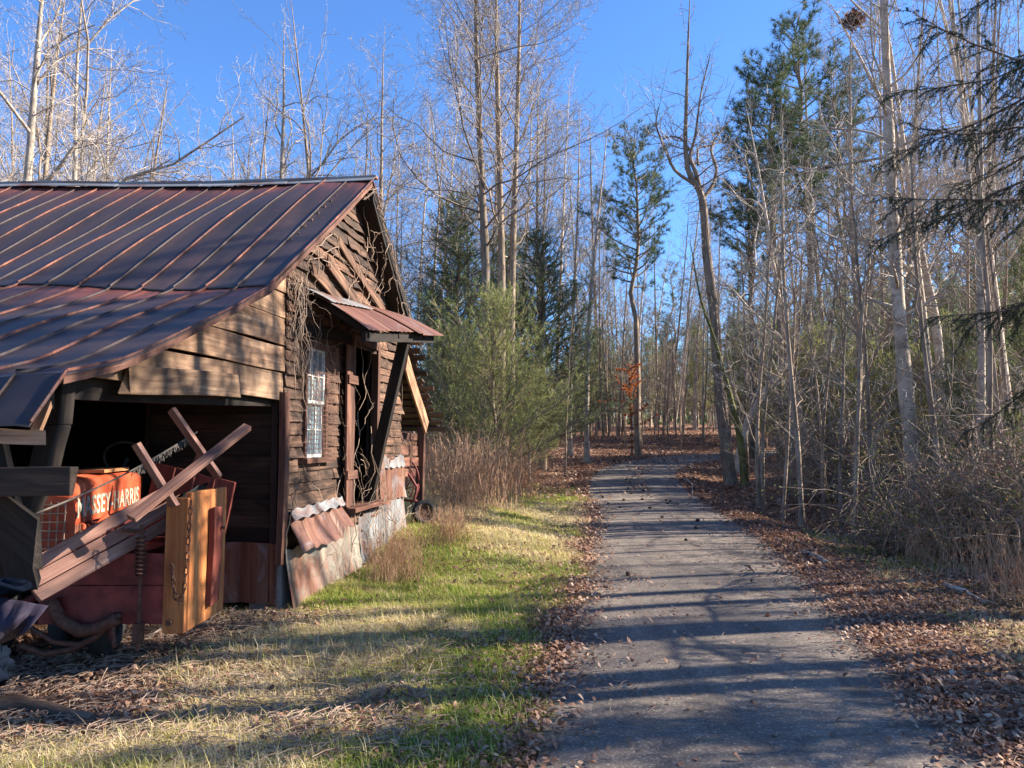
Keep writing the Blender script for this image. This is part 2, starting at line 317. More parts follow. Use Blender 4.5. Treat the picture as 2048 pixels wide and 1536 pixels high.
def tubes(L):
    """list of (pts(n,3), rad(n), sides) -> V, quads, gc"""
    VV, QQ, GG = [], [], []; base = 0
    for pts, rad, k in L:
        n_ = len(pts); d = np.empty_like(pts); d[1:-1] = pts[2:] - pts[:-2] if n_ > 2 else d[1:-1]; d[0] = pts[1] - pts[0]; d[-1] = pts[-1] - pts[-2]
        d /= np.linalg.norm(d, axis=1)[:, None] + 1e-9
        m_ = d.mean(0); ref = np.array([0., 0, 1]) if abs(m_[2]) < .8 else np.array([1., 0, 0])
        a = np.cross(d, ref); a /= np.linalg.norm(a, axis=1)[:, None] + 1e-9; b_ = np.cross(d, a)
        an = np.arange(k) * 2 * math.pi / k; ca, sa = np.cos(an), np.sin(an)
        ring = pts[:, None, :] + rad[:, None, None] * (a[:, None, :] * ca[None, :, None] + b_[:, None, :] * sa[None, :, None])
        VV.append(ring.reshape(-1, 3))
        i = np.arange(n_ - 1)[:, None] * k; j = np.arange(k)[None, :]; j2 = (j + 1) % k
        QQ.append(np.stack([i + j, i + j2, i + k + j2, i + k + j], -1).reshape(-1, 4) + base); base += n_ * k
        al = np.concatenate([[0], np.cumsum(np.linalg.norm(np.diff(pts, axis=0), axis=1))]) + pts[0].sum() * 3
        g = np.empty((n_, k, 3)); g[..., 0] = al[:, None]; g[..., 1] = ca[None] * rad[:, None]; g[..., 2] = sa[None] * rad[:, None]; GG.append(g.reshape(-1, 3))
    return np.concatenate(VV), np.concatenate(QQ), np.concatenate(GG)
def tag(o, label=None, cat=None, group=None, kind=None):
    for k, v in (('label', label), ('category', cat), ('group', group), ('kind', kind)):
        if v: o[k] = v
    return o
def thing(name, label, cat, loc=(0, 0, 0), group=None):
    o = bpy.data.objects.new(name, None); COL.objects.link(o); o.location = loc; ORG[o.name] = tuple(loc); o.empty_display_size = .2
    return tag(o, label, cat, group).name
def link(name, me, parent=None):
    o = bpy.data.objects.new(name, me); COL.objects.link(o)
    if parent: o.parent = bpy.data.objects[parent]
    return o
def dup(root, loc, rz, sc, label=None, group=None):
    r = root.copy(); COL.objects.link(r); r.location = loc; r.rotation_euler = (rnd.uniform(-.03, .03), rnd.uniform(-.03, .03), rz); r.scale = sc if isinstance(sc, tuple) else (sc, sc, sc)
    if label: r['label'] = label
    if group: r['group'] = group
    for ch in list(root.children):
        c = ch.copy(); COL.objects.link(c); c.parent = r
        for g in ch.children:
            d = g.copy(); COL.objects.link(d); d.parent = c
    return r
#@@GROUND
# ------------------------------------------------------------------ ground and road
def axis(segs):
    out = [segs[0][0]]
    for a, b, st in segs: out += list(np.arange(a + st, b + st * .5, st))
    return np.array(out)
gx = axis([(-160, -24, 8), (-24, -6, 1), (-6, 9, .14), (9, 30, 1), (30, 160, 8)]); gy = axis([(-30, 2, 2), (2, 16, .14), (16, 48, .6), (48, 90, 3), (90, 260, 10)])
X, Y = np.meshgrid(gx, gy); rdg = roaddist(X, Y); Z = hz(X, Y, rdg)
Z = Z - .012 * sst(.15, -.1, rdg)
V = np.stack([X, Y, Z], -1).reshape(-1, 3); nx, ny = len(gx), len(gy)
i = (np.arange(ny - 1)[:, None] * nx + np.arange(nx - 1)[None]).ravel(); Q = np.stack([i, i + 1, i + nx + 1, i + nx], -1)
me = mesh_np('ground', V, Q, M['ground'], smooth=True)
def grassmask(x, y, rd=None):
    rd = roaddist(x, y) if rd is None else rd
    nn = vn(x, y, 1.3, 9)
    lft = sst(2.2, 1.2, x - .12 * y) * sst(.08, .55, rd + .5 * (nn - .5)) * sst(-3.9, -2.6, x + .7 * (nn - .5)) * sst(25, 19, y)
    shade = 1 - sst(-1.5, -2.4, x + (nn - .5)) * sst(7.6, 6.4, y) * sst(3.6, 4.4, y)
    rgt = .55 * sst(3, 3.4, x) * sst(.75, 1.2, rd + .5 * (nn - .5)) * sst(2.6, 1.9, rd + .4 * (nn - .5)) * sst(17, 13, y)
    return np.clip(lft * shade + rgt, 0, 1)
def claymask(x, y): return sst(-1.4, -2.3, x + .8 * (vn(x, y, 1.5, 8) - .5)) * sst(8.2, 7.2, y) 
zc = np.stack([grassmask(X, Y, rdg), claymask(X, Y), 0 * X, 0 * X + 1], -1).reshape(-1, 4)
ca = me.color_attributes.new('zone', 'FLOAT_COLOR', 'POINT'); ca.data.foreach_set('color', zc.astype(np.float32).ravel())
tag(link('ground', me), kind='structure')
P = []
T_ = np.gradient(rdc[:, :2], axis=0); T_ /= np.linalg.norm(T_, axis=1)[:, None]
cols = np.linspace(-1, 1, 13)
for k, (yy, xx, hw) in enumerate(rdc):
    row = []
    for c_ in cols:
        e = hw + (.10 * (vn(yy, c_ * 9, 1.6, 4) - .5) + .05 * (vn(yy, c_ * 9, 6, 4) - .5)) * (abs(c_) > .9)
        x_ = xx + T_[k, 0] * c_ * e; y_ = yy - T_[k, 1] * c_ * e
        row.append((x_, y_, 0))
    P.append(row)
PA = np.array(P); PA[..., 2] = hz(PA[..., 0], PA[..., 1], 0 * PA[..., 0]) + .006 + .02 * (1 - cols[None, :] ** 2) - .004
n1, n2 = PA.shape[:2]; i = (np.arange(n1 - 1)[:, None] * n2 + np.arange(n2 - 1)[None]).ravel()
me = mesh_np('driveway', PA.reshape(-1, 3), np.stack([i, i + 1, i + n2 + 1, i + n2], -1), M['asphalt'], smooth=True)
tag(link('driveway', me), kind='structure')
#@@BARN
# ------------------------------------------------------------------ barn
C0 = Vector((-2.2, 7.4, 0)); g_ = Vector((.1386, .9903, 0)); r_ = Vector((-.995, .0995, 0)); nn_ = Vector((.9903, -.1386, 0)); UP = Vector((0, 0, 1))
def B(u, v, z, o=0.): return C0 + g_ * u + r_ * v + nn_ * o + UP * z
PROF = [(1.9, 4.74), (1.0, 4.15), (.1, 3.53), (-.79, 2.90), (-1.4, 2.64), (-2.02, 2.40), (-2.73, 2.10), (-3.25, 1.955), (-3.49, 1.66)]
def roofz(u):
    if u > 1.9: return 4.74 - (u - 1.9) * .80 if u < 3.7 else 3.30 - (u - 3.7) * .74
    for (a, za), (b_, zb) in zip(PROF, PROF[1:]):
        if b_ <= u <= a: return zb + (za - zb) * (u - b_) / (a - b_)
    return PROF[-1][1]
def sag(u, v): return .014 * v + .03 * math.sin(v * 1.3 + u) * min(1, v) - .02 * math.sin(v * 2.7 + u * 2)
barn = thing('old_barn', 'old weathered board barn with rusty brown tin roof and open tractor shed beside the driveway', 'barn', tuple(C0))
SP, VMAX = .29, 10.2
def roofsheet(us, name, lift, mname='roof', v0=-.0):
    mb = MB(); nv = int(VMAX / SP * 4)
    dist = 0; rows = []; ds = []; pu, pz = us[0], roofz(us[0])
    for u in us:
        dist += math.hypot(u - pu, roofz(u) - pz); pu, pz = u, roofz(u); ds.append(dist)
        rows.append([B(u, v0 + j * SP / 4, roofz(u) + lift + sag(u, j * SP / 4) + .006 * (vn(j * .7, u * 2, 1, 3) - .5) * 2 + (.008 * math.sin(u * 5 + j // 4) if j % 4 else 0), .25) for j in range(nv)])
    return mb, rows, ds
us1 = list(np.linspace(1.9, -.84, 18)); us2 = list(np.linspace(-.74, -3.25, 17)) + list(np.linspace(-3.3, -3.49, 4))
for us, lift, x0 in ((us1, .025, 0), (us2, 0, 0.0)):
    mb, rows, ds = roofsheet(us, 'roof', lift)
    mb.grid(rows, lambda i, j: (ds[i] + x0, j * SP / 4, 0), .5, (0, 0, -.012))
    ro = mb.build('roof', M['roof'], barn, smooth=False)
    nseam = int(VMAX / SP); sm = []
    for k in range(nseam):
        mb = MB(); pts = [Vector(rows[i][k * 4]) + UP * .014 for i in range(len(us))] if k else [Vector(rows[i][0]) + UP * .016 + nn_ * .004 for i in range(len(us))]
        var = .9 if k % 2 == 0 else .2
        for a, b_ in zip(pts, pts[1:]):
            d = (b_ - a).normalized(); tv = d.cross(r_).normalized()
            mb.board(a, b_, r_ * (.013 if k % 2 == 0 else .008), tv * .017, 1, 0, var)
        for q in range(len(mb.g)): mb.g[q] = (mb.v[q][1] * 1.2 + k * 7, mb.v[q][0] * .3, 0)
        mb.build('seam', M['seam'], ro.name, bevel=.003)
mb = MB(); rows = [[B(u, j * .58, roofz(u) + sag(u, j * .58), .25) for j in range(18)] for u in np.linspace(1.9, 3.7, 8)]
mb.grid(rows, lambda i, j: (i * .3, j * .5, 0), .5, (0, 0, -.015)); mb.build('roof', M['roof'], barn)
mb = MB()
for k in range(9):
    a, b_ = B(1.9, k * 1.1 - .02, 4.79 + sag(1.9, k * 1.1), .27), B(1.9, (k + 1) * 1.1, 4.79 + sag(1.9, k * 1.1 + 1.1), .27)
    mb.board(a, b_, g_ * .10, UP * .03, 4, .004); mb.board(a - g_ * .09 - UP * .045, b_ - g_ * .09 - UP * .045, (g_ * .8 + UP * .55) * .13, UP * .008, 4, .003)
mb.build('ridge_cap', M['tinpale'], barn)
# rear lean-to roof: sheets carried on visible laths, ragged outer edge
mb = MB(); us = np.linspace(3.66, 5.75, 9)
rows = [[B(u, j * .5, roofz(u) + .02, .12 + .05 * math.sin(u * 9)) for j in range(16)] for u in us]
mb.grid(rows, lambda i, j: (i * .3, j * .5, 3), .5, (0, 0, -.01)); mb.build('lean_to_roof', M['tinrust'], barn)
mb = MB()
for k in range(15):
    u = 3.72 + k * .142; e = .18 + rnd.uniform(-.05, .14)
    mb.board(B(u, 6, roofz(u) - .025, 0), B(u, -e, roofz(u) - .03 + rnd.uniform(-.01, .01), 0), g_ * rnd.uniform(.09, .125) + UP * -.06, UP * .018, 6, .008, ragged=.02)
mb.build('lath', M['grey'], barn)
mb = MB()
for v in (0.02, 1.6, 3.2):
    mb.board(B(3.7, v, 3.16), B(5.6, v, 1.76), r_ * .05, UP * .11, 2, .01)
mb.build('rafter', M['beam'], barn)
mb = MB(); mb.board(B(3.75, -.02, 2.72, .16), B(4.75, -.02, 1.78, .17), (UP * .8 + g_ * .6) * .25, nn_ * .03, 5, .02, .95, .03); mb.build('fallen_rake_board', M['pale'], barn)
for u, v in ((5.45, .06), (5.45, 2.4)):
    mb = MB(); mb.board(B(u, v, .1), B(u, v, 1.82), g_ * .13, r_ * .12, 4, .012, .5); mb.build('post', M['jambred'], barn)
mb = MB()
for z, a, b_, w_ in ((1.67, 4.0, 5.75, .10), (1.45, 4.0, 5.62, .15), (1.27, 4.0, 5.35, .14), (1.10, 4.05, 5.3, .12)):
    mb = MB(); mb.board(B(a, .10, z + .01), B(b_, .10, z - .03), UP * w_, r_ * .028, 5, .012, None, .04); mb.build('lean_to_board', M['jambred'], barn)
mb = MB()
for z in np.arange(.35, 1.8, .15): mb.board(B(4.0, 2.6, z), B(5.7, 2.6, z), UP * .135, r_ * .025, 3, .01)
mb.build('lean_to_wall', M['jambred'], barn)
# clapboards on the gable wall, with the door and window left open
HOLES = [(.44, 1.02, 1.42, 2.60), (1.83, 2.72, .80, 2.78)]
mb = MB(); z = .50; k = 0
while z < 4.7:
    ex = .118 + rnd.uniform(-.012, .012); lo, hi = 0.0, 4.0; zm = z + ex / 2
    if zm > 3.40:
        lo = max(0, (zm - 3.44) / .684 + .0); hi = min(4, 1.9 + (4.66 - zm) / .80 + .02)
    elif zm > 3.05: hi = min(4, 1.9 + (4.66 - zm) / .8)
    if hi - lo < .15: break
    segs = [(lo, hi)]
    for (a, b_, c_, d_) in HOLES:
        if c_ - .04 < zm < d_:
            segs = [s2 for s_ in segs for s2 in ((s_[0], min(s_[1], a)), (max(s_[0], b_), s_[1])) if s2[1] - s2[0] > .03]
    for a, b_ in segs:
        cuts = [a]; 
        while cuts[-1] < b_ - .9: cuts.append(cuts[-1] + rnd.uniform(.7, 1.9))
        cuts = [c_ for c_ in cuts if c_ < b_ - .15] + [b_]
        for p, q in zip(cuts, cuts[1:]):
            dz = rnd.uniform(-.012, .012); tl = rnd.uniform(-.014, .014); crl = rnd.choice((.004, .010, .018, .032))
            mb.board(B(p, 0, z + ex / 2 + dz, .012), B(q - .004, 0, z + ex / 2 + dz + tl, .012), UP * (ex + .03) + nn_ * -.022, nn_ * .013, max(3, int((q - p) / .10)), .003, None, .006, crl)
    z += ex; k += 1
mb.build('gable_siding', M['siding'], barn)
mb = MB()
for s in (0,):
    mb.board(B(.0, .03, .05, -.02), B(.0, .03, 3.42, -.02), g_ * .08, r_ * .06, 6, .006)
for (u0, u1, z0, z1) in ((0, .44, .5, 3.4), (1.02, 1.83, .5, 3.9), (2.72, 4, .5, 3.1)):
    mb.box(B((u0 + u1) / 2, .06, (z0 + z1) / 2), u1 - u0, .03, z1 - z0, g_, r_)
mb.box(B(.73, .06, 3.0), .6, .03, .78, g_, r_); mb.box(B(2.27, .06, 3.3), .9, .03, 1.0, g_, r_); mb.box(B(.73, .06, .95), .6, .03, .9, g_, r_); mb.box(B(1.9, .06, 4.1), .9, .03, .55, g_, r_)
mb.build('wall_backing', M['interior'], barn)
# loose slipping boards high on the gable
mb = MB()
for u0, z0, u1, z1, w_ in ((.9, 3.55, 2.75, 2.98, .15), (1.3, 3.85, 2.9, 3.30, .12), (.5, 3.35, 1.9, 3.02, .12)):
    mb.board(B(u0, 0, z0, .06), B(u1, 0, z1, .09), UP * w_, nn_ * .02, 8, .012, .75, .03, .01)
mb.build('loose_board', M['siding'], barn)
# rake trim
mb = MB(); mb.board(B(3.72, 0, 3.24, .235), B(1.92, 0, 4.69, .235), (UP * .8 + g_ * .6) * .16, nn_ * .028, 8, .008, .15); mb.build('rake_board', M['beam'], barn)
mb = MB(); mb.board(B(3.62, 0, 3.24, .11), B(1.92, 0, 4.62, .11), (UP * .2 + nn_ * .0) , nn_ * .25, 3, .004, .1); 
mb.build('soffit', M['beam'], barn)
mb = MB()
pr = [(u, roofz(u)) for u in np.linspace(1.88, -3.25, 26)]
for (a, za), (b_, zb) in zip(pr, pr[1:]):
    mb.board(B(a, -.002, za - .035 + sag(a, 0), .225), B(b_, -.002, zb - .035 + sag(b_, 0), .225), UP * .05, nn_ * .03, 1, 0, .6)
mb.build('rake_edge', M['jambred'], barn)
# front wall behind the shed and the dark interior walls
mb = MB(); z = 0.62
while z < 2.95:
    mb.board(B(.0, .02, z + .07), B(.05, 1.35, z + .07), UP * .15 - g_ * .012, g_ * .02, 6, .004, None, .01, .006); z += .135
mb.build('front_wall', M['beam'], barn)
mb = MB(); mb.grid([[B(-.05 + .012 * math.sin(j * 2), j * .09 + .0, z + .02 * math.sin(j * .4)) for j in range(16)] for z in (.06, .35, .62)], lambda i, j: (i * .3, j * .1, 5), .5, tuple(g_ * .01)); mb.build('front_tin', M['tinrust'], barn)
mb = MB(); mb.board(B(-.03, -.03, .42), B(-.03, -.03, 2.05), g_ * .10, r_ * .06, 6, .012, .6, .02); mb.build('corner_post', M['jambred'], barn)
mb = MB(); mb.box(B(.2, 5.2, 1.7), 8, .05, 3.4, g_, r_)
mb.box(B(3.95, 5.2, 1.6), 10.4, .05, 3.2, r_, g_); mb.box(B(-3.3, 6.2, .9), 8.2, .04, 2.0, r_, g_)  # second box: unseen eave-side wall, added to keep the shed dark
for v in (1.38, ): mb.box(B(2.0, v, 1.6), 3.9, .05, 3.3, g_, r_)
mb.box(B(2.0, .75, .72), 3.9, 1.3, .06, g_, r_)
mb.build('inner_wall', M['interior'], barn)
# shed end: wide planks above the opening
mb = MB()
rowsz = [(1.98, 2.25, .0, -3.0), (2.255, 2.50, .02, -2.0), (2.505, 2.77, .03, -1.45), (2.775, 3.02, .02, -.75), (3.02, 3.30, 0, -.35)]
for z0, z1, a, b_ in rowsz:
    us_ = [x_ for x_ in np.arange(a, -3.2, -.08) if roofz(x_) - .09 > z0 + .01]; off = rnd.uniform(0, 40); o_ = rnd.uniform(0, .02); dz = [.006 * math.sin(x_ * 3 + off) for x_ in us_]
    tp = [B(x_, 0, min(z1 - .008 + q, roofz(x_) - .09 + sag(x_, 0)), o_) for x_, q in zip(us_, dz)]; bt = [B(x_, 0, z0 + q, o_ + .012) for x_, q in zip(us_, dz)]
    mb.grid([bt, tp], lambda i, j: (j * .08 + off, i * .23 + off, 0), rnd.uniform(.45, .8), tuple(nn_ * -.026))
mb.build('shed_end_boards', M['pale'], barn, bevel=.004)
mb = MB(); mb.board(B(-.95, 0, 2.04, .045), B(-2.45, 0, 2.00, .05), UP * .19, nn_ * .045, 10, .02, .35, .05); mb.build('header_plank', M['pale'], barn, bevel=.006)
mb = MB(); mb.board(B(.1, .12, 2.0), B(-3.1, .12, 1.92), UP * .16, nn_ * .09, 5, .01, .3); mb.board(B(-3.2, -.1, 1.84), B(-3.15, 7, 1.86), UP * .14, g_ * .1, 5, .01, .3)
for k in range(1, 8):
    for a, b_ in zip((.1, -.79, -2.0, -2.7), (-.79, -2.0, -2.7, -3.3)): mb.board(B(a, k * .9, roofz(a) - .10), B(b_, k * .9, roofz(b_) - .12), r_ * .05, UP * .09, 1, 0, .2)
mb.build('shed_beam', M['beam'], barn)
p = [at(122, 765, 4.5), at(112, 850, 4.48), at(88, 940, 4.45), at(36, 1060, 4.4), at(-50, 1220, 4.36), at(-130, 1440, 4.34)]
mb = MB()
for a, b_ in zip(p, p[1:]): mb.board(a, b_, (.11, 0, 0), (0, .14, 0), 2, .004, .35)
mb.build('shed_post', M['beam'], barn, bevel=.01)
mb = MB(); mb.board(at(-160, 960, 4.0), at(156, 965, 4.05), (0, 0, .15), (0, .045, 0), 12, .012, .95, .03); mb.build('broken_rail', M['beam'], barn, bevel=.006)  # eave shade put into the rail's colour by using the darker wood
mb = MB(); mb.board(at(-90, 868, 3.95), at(88, 874, 4.0), (0, 0, .075), (0, .04, 0), 8, .008, .6, .04); mb.board(at(92, 812, 4.05), at(66, 880, 4.02), (.05, 0, .0), (0, .03, 0), 3, .005, .9, .03); mb.build('eave_plank', M['pale'], barn)
mb = MB(); mb.board(at(-60, 990, 4.15), at(85, 1090, 4.2), (0, 0, .26), (0, .04, 0), 8, .01, .2, .04); mb.build('broken_plank', M['beam'], barn)
mb = MB(); mb.board(at(-20, 880, 4.2), at(50, 1170, 4.25), (.16, 0, 0), (0, .05, 0), 8, .01, .3, .04); mb.build('broken_plank', M['beam'], barn)
# window
wf = MB()
for (a, b_) in ((.42, .47), (.97, 1.03)): wf.box(B((a + b_) / 2, 0, 2.0, .03), b_ - a, .06, 1.2, g_, nn_)
wf.box(B(.72, 0, 2.585, .032), .66, .07, .06, g_, nn_); wf.box(B(.74, 0, 1.39, .05), .74, .12, .05, g_, nn_)
wo = wf.build('window', M['jambred'], barn)
sh = MB()
for z0, z1, o in ((1.42, 2.0, .0), (1.98, 2.56, .02)):
    for u in (.485, .955): sh.box(B(u, 0, (z0 + z1) / 2, o), .03, .035, z1 - z0, g_, nn_)
    for u in (.645, .795): sh.box(B(u, 0, (z0 + z1) / 2, o), .014, .03, z1 - z0 - .03, g_, nn_)
    for z in (z0 + .015, z1 - .015): sh.box(B(.72, 0, z, o + .001), .49, .034, .035, g_, nn_)
    sh.box(B(.72, 0, (z0 + z1) / 2, o + .002), .46, .028, .014, g_, nn_)
sh.build('sash', M['white'], wo.name)
gl = MB()
for z0, z1, o in ((1.43, 1.99, -.005), (1.99, 2.55, .012)): gl.box(B(.72, 0, (z0 + z1) / 2, o), .46, .004, z1 - z0, g_, nn_)
gl.build('pane', M['glass'], wo.name)
wm = MB()
for k in range(17): wm.tube([B(.44 + k * .05, 0, z, .09 + .012 * math.sin(z * 5 + k)) for z in np.linspace(1.40, 2.62, 9)], .0024, 4, False)
for k in range(25): wm.tube([B(u, 0, 1.41 + k * .05, .092 + .012 * math.sin((1.41 + k * .05) * 5 + u * 20)) for u in np.linspace(.43, 1.25, 7)], .0024, 4, False)
wm.build('wire_mesh', M['wire'], wo.name)
# doorway with its leaf standing open
mb = MB()
for u, w_, z0 in ((1.80, .07, .78), (2.75, .09, .6)): mb.board(B(u, 0, z0, .03), B(u, 0, 2.82, .03), g_ * w_, nn_ * .09, 6, .006, .4)
mb.board(B(1.76, 0, 2.82, .035), B(2.8, 0, 2.82, .035), UP * .10, nn_ * .08, 3, .005, .3); mb.board(B(1.5, 0, .80, .09), B(2.85, 0, .80, .09), UP * .05, nn_ * .26, 4, .008, .8)
mb.build('door_frame', M['jambred'], barn)
mb = MB()
for k in range(3): mb.board(B(1.72 - k * .11, 0, .84, .09 + k * .015), B(1.72 - k * .11, 0, 2.70, .08 + k * .015), g_ * .106, nn_ * .022, 6, .005, .3 + .2 * k, .015)
mb.box(B(1.62, 0, 1.2, .13), .33, .02, .1, g_, nn_); mb.box(B(1.62, 0, 2.3, .13), .33, .02, .1, g_, nn_); mb.build('door', M['jambred'], barn)
# canopy over the door
def can(u, t):   # t 0 wall .. 1 outer edge
    zw = 3.10 + .085 * u; zo = 2.74 + .12 * (u - .5); o = .66 + .07 * (u - .5)
    return B(u, 0, zw + (zo - zw) * t + .03 * math.sin(t * 3.1) - (.05 * max(0, t - .7) if u > 2 else 0), o * t)
ns = 34
c1 = MB(); c1.grid([[can(.5 + j * 1.45 / ns, t) + UP * (.004 * math.sin(j * 1.9)) for j in range(ns + 1)] for t in np.linspace(0, 1.04, 7)], lambda i, j: (i * .12, j * .05, 9), .5, (0, 0, -.006))
cr = c1.build('door_canopy', M['tinrust'], barn)
c2 = MB(); c2.grid([[can(1.85 + j * .98 / ns, t) + UP * (.02 + .004 * math.sin(j * 1.7)) for j in range(ns + 1)] for t in np.linspace(0, 1.12, 7)], lambda i, j: (i * .12, j * .05, 2), .5, (0, 0, -.006))
c2.build('tin_sheet', M['tinrust'], cr.name)
c3 = MB(); c3.grid([[can(.45 + j * 1.25 / ns, t) + UP * (.03 + .004 * math.sin(j * 1.9)) for j in range(ns + 1)] for t in np.linspace(-.05, .45, 5)], lambda i, j: (i * .12, j * .05, 12), .5, (0, 0, -.006))
c3.build('tin_sheet', M['tinpale'], cr.name)
mb = MB()
for u in (.62, 1.5, 2.4, 2.75): mb.board(can(u, 0) - UP * .05, can(u, .98) - UP * .07, g_ * .045, UP * .08, 2, .004, .2)
mb.board(can(.55, .93) - UP * .12, can(2.8, .93) - UP * .12, UP * .10, nn_ * .05, 4, .008, .2); mb.build('canopy_frame', M['beam'], barn)
mb = MB(); mb.board(B(1.93, 0, 2.86, .66), B(2.30, 0, .84, .10), g_ * .11, nn_ * .13, 5, .01, .15); mb.build('canopy_brace', M['beam'], barn, bevel=.008)
mb = MB(); mb.board(B(.16, 0, 2.6, .06), B(.16, 0, 3.15, .1), g_ * .06, nn_ * .05, 2, .004, .1); mb.board(B(.3, 0, 2.72, .03), B(2.8, 0, 2.88, .03), UP * .12, nn_ * .04, 6, .01, .2); mb.build('canopy_ledger', M['beam'], barn)
# tin nailed over the lower wall
def sheet(name, m_, u0, u1, zl, zh, o, flare, seed, nz=6):
    q = MB(); nu = max(4, int((u1 - u0) / .05)); L = []
    for i in range(nz + 1):
        t = i / nz; L.append([B(u0 + (u1 - u0) * j / nu, 0, zl(u0 + (u1 - u0) * j / nu) * (1 - t) + zh(u0 + (u1 - u0) * j / nu) * t + .012 * math.sin(j * 1.3 + seed) * (i in (0, nz)),
                               o + flare * (1 - t) ** 1.6 + .005 * math.sin(j * .9 + seed) + .03 * vn(j * .3, i * .5 + seed, 1, seed)) for j in range(nu + 1)])
    q.grid(L, lambda i, j: (i * .09 + seed * 3, j * .05, seed), .5, tuple(nn_ * -.006)); return q.build(name, M[m_], barn, smooth=False)
sheet('tin_skirt', 'tin', -.02, 1.12, lambda u: -.02 + .06 * u, lambda u: .56 + .01 * u, .06, .09, 1)
sheet('tin_skirt', 'tin', 1.10, 2.1, lambda u: .07, lambda u: .60 + .02 * math.sin(u * 9), .05, .07, 5)
sheet('tin_skirt', 'tinpale', 2.05, 4.05, lambda u: .12, lambda u: .66 + .10 * (u - 2), .045, .05, 8)
sheet('tin_apron', 'tinrust', .04, 1.42, lambda u: .55 + .10 * (u > 1.1), lambda u: .90 + .03 * u, .05, .17, 3)
sheet('tin_flashing', 'tinpale', .04, 1.38, lambda u: .84 + .03 * u, lambda u: .93 + .03 * u, .075, .05, 4, 2)
sheet('tin_apron', 'tinrust', 2.86, 4.03, lambda u: .78, lambda u: 1.28 + .06 * math.sin(u * 6), .05, .03, 7)
sheet('tin_flashing', 'tinpale', 2.84, 4.0, lambda u: 1.22, lambda u: 1.36 + .03 * math.sin(u * 7), .06, .02, 9, 2)
mb = MB(); zz = 0
for k in range(9): mb.box(B(.2 + k * .45, .12, .22), .44, .3, .5, g_, r_)
mb.build('foundation', M['stone'], barn)
# vines over the gable
vt = []
def vine(u, z, n_, st, du, dz, o=.06, rr=.007, fork=.10, depth=0):
    pts = [B(u, 0, z, o)]; 
    for k in range(n_):
        du += rnd.gauss(0, .35); dz += rnd.gauss(0, .30); L = math.hypot(du, dz) + 1e-6; du, dz = du / L, dz / L
        u += du * st; z += dz * st; u = max(u, .02 * math.sin(k)); z = min(z, roofz(u) - .06); o = min(.32, max(.035, o + rnd.gauss(0, .02)))
        pts.append(B(u, 0, z, o))
        if depth < 2 and rnd.random() < fork: vine(u, z, rnd.randint(5, 12), st * .8, du + rnd.gauss(0, 1), dz + rnd.gauss(0, 1), o, rr * .6, fork, depth + 1)
    vt.append((np.array([tuple(p) for p in pts]), np.linspace(rr, rr * .4, len(pts)), 4))
for u0 in (.05, 1.25, 1.38, 1.75, 3.0, 3.95): vine(u0, .3, 26, .10, .02, 1, .09, .007)
for k in range(22): vine(rnd.uniform(.2, 3.4), rnd.uniform(3.0, 3.9), rnd.randint(8, 16), .09, rnd.gauss(0, 1), rnd.gauss(.1, 1), .08, .006)
for k in range(14): vine(3.6 - k * .12, 3.25 + k * .10, 14, .08, -.6 + rnd.gauss(0, .5), .7, .27, .006)
for k in range(16): vine(rnd.uniform(.0, .25), rnd.uniform(2.3, 3.3), 8, .09, 0, -1, .12, .005)
for k in range(14): vine(rnd.uniform(1.0, 4.0), rnd.uniform(.2, .7), rnd.randint(6, 14), .09, rnd.gauss(0, 1), .5, .16, .004)
for k in range(6): vine(rnd.uniform(1.8, 3.9), rnd.uniform(.9, 1.9), 12, .1, rnd.gauss(0, 1), rnd.gauss(0, 1), .14, .005)
V, Q, G = tubes(vt); o = link('climbing_vine', mesh_np('climbing_vine', V, Q, M['vine'], G, smooth=True)); tag(o, 'tangle of bare dry vines climbing the gable wall of the barn', 'vine')
#@@TRACTOR
# ------------------------------------------------------------------ tractor (nose towards the camera)
TD = Vector((-.167, .986, 0)).normalized(); TS = Vector((TD.y, -TD.x, 0)); T0 = Vector((-3.11, 5.6, 0))      # T0 = lower right nose corner of hood, TS points right
def T(a, s, z): return T0 + TD * a + TS * s + UP * z
tr = thing('tractor', 'old faded red tractor parked nose out inside the dark shed', 'tractor', tuple(T(.8, -.3, 0)))
def loft(secs, name, m_, parent, bevel=0, smooth=True):
    mb = MB(); k = len(secs[0]); mb.grid([s + [s[0]] for s in secs], lambda i, j: (i * .2, j * .1, 0)); 
    b0 = len(mb.v)
    for s, fl in ((secs[0], 0), (secs[-1], 1)):
        c = sum((Vector(p) for p in s), Vector()) / k; bb = len(mb.v); mb.v += [tuple(p) for p in s] + [tuple(c)]; mb.g += [(0, 0, 0)] * (k + 1); mb.r += [.5] * (k + 1)
        for j in range(k): f = (bb + j, bb + (j + 1) % k, bb + k); mb.t.append(f if fl else f[::-1])
    o = mb.build(name, M[m_], parent, smooth)
    if smooth:
        for p in o.data.polygons: p.use_smooth = len(p.vertices) == 4
    return o
def hoodsec(a, w0, top, bot, rr=.07, inset=0):
    pts = []
    for s, z in ((0, bot), (0, top - rr)): pts.append(T(a, s - inset, z))
    for q in range(1, 5): t = q / 5 * math.pi / 2; pts.append(T(a, -rr + rr * math.cos(t) - inset, top - rr + rr * math.sin(t)))
    for s in (-w0 * .35, -w0 * .65): pts.append(T(a, s, top + .012))
    for q in range(1, 5): t = math.pi / 2 + q / 5 * math.pi / 2; pts.append(T(a, -w0 + rr + rr * math.cos(t) + inset, top - rr + rr * math.sin(t)))
    pts += [T(a, -w0 + inset, top - rr), T(a, -w0 + inset, bot)]
    return pts
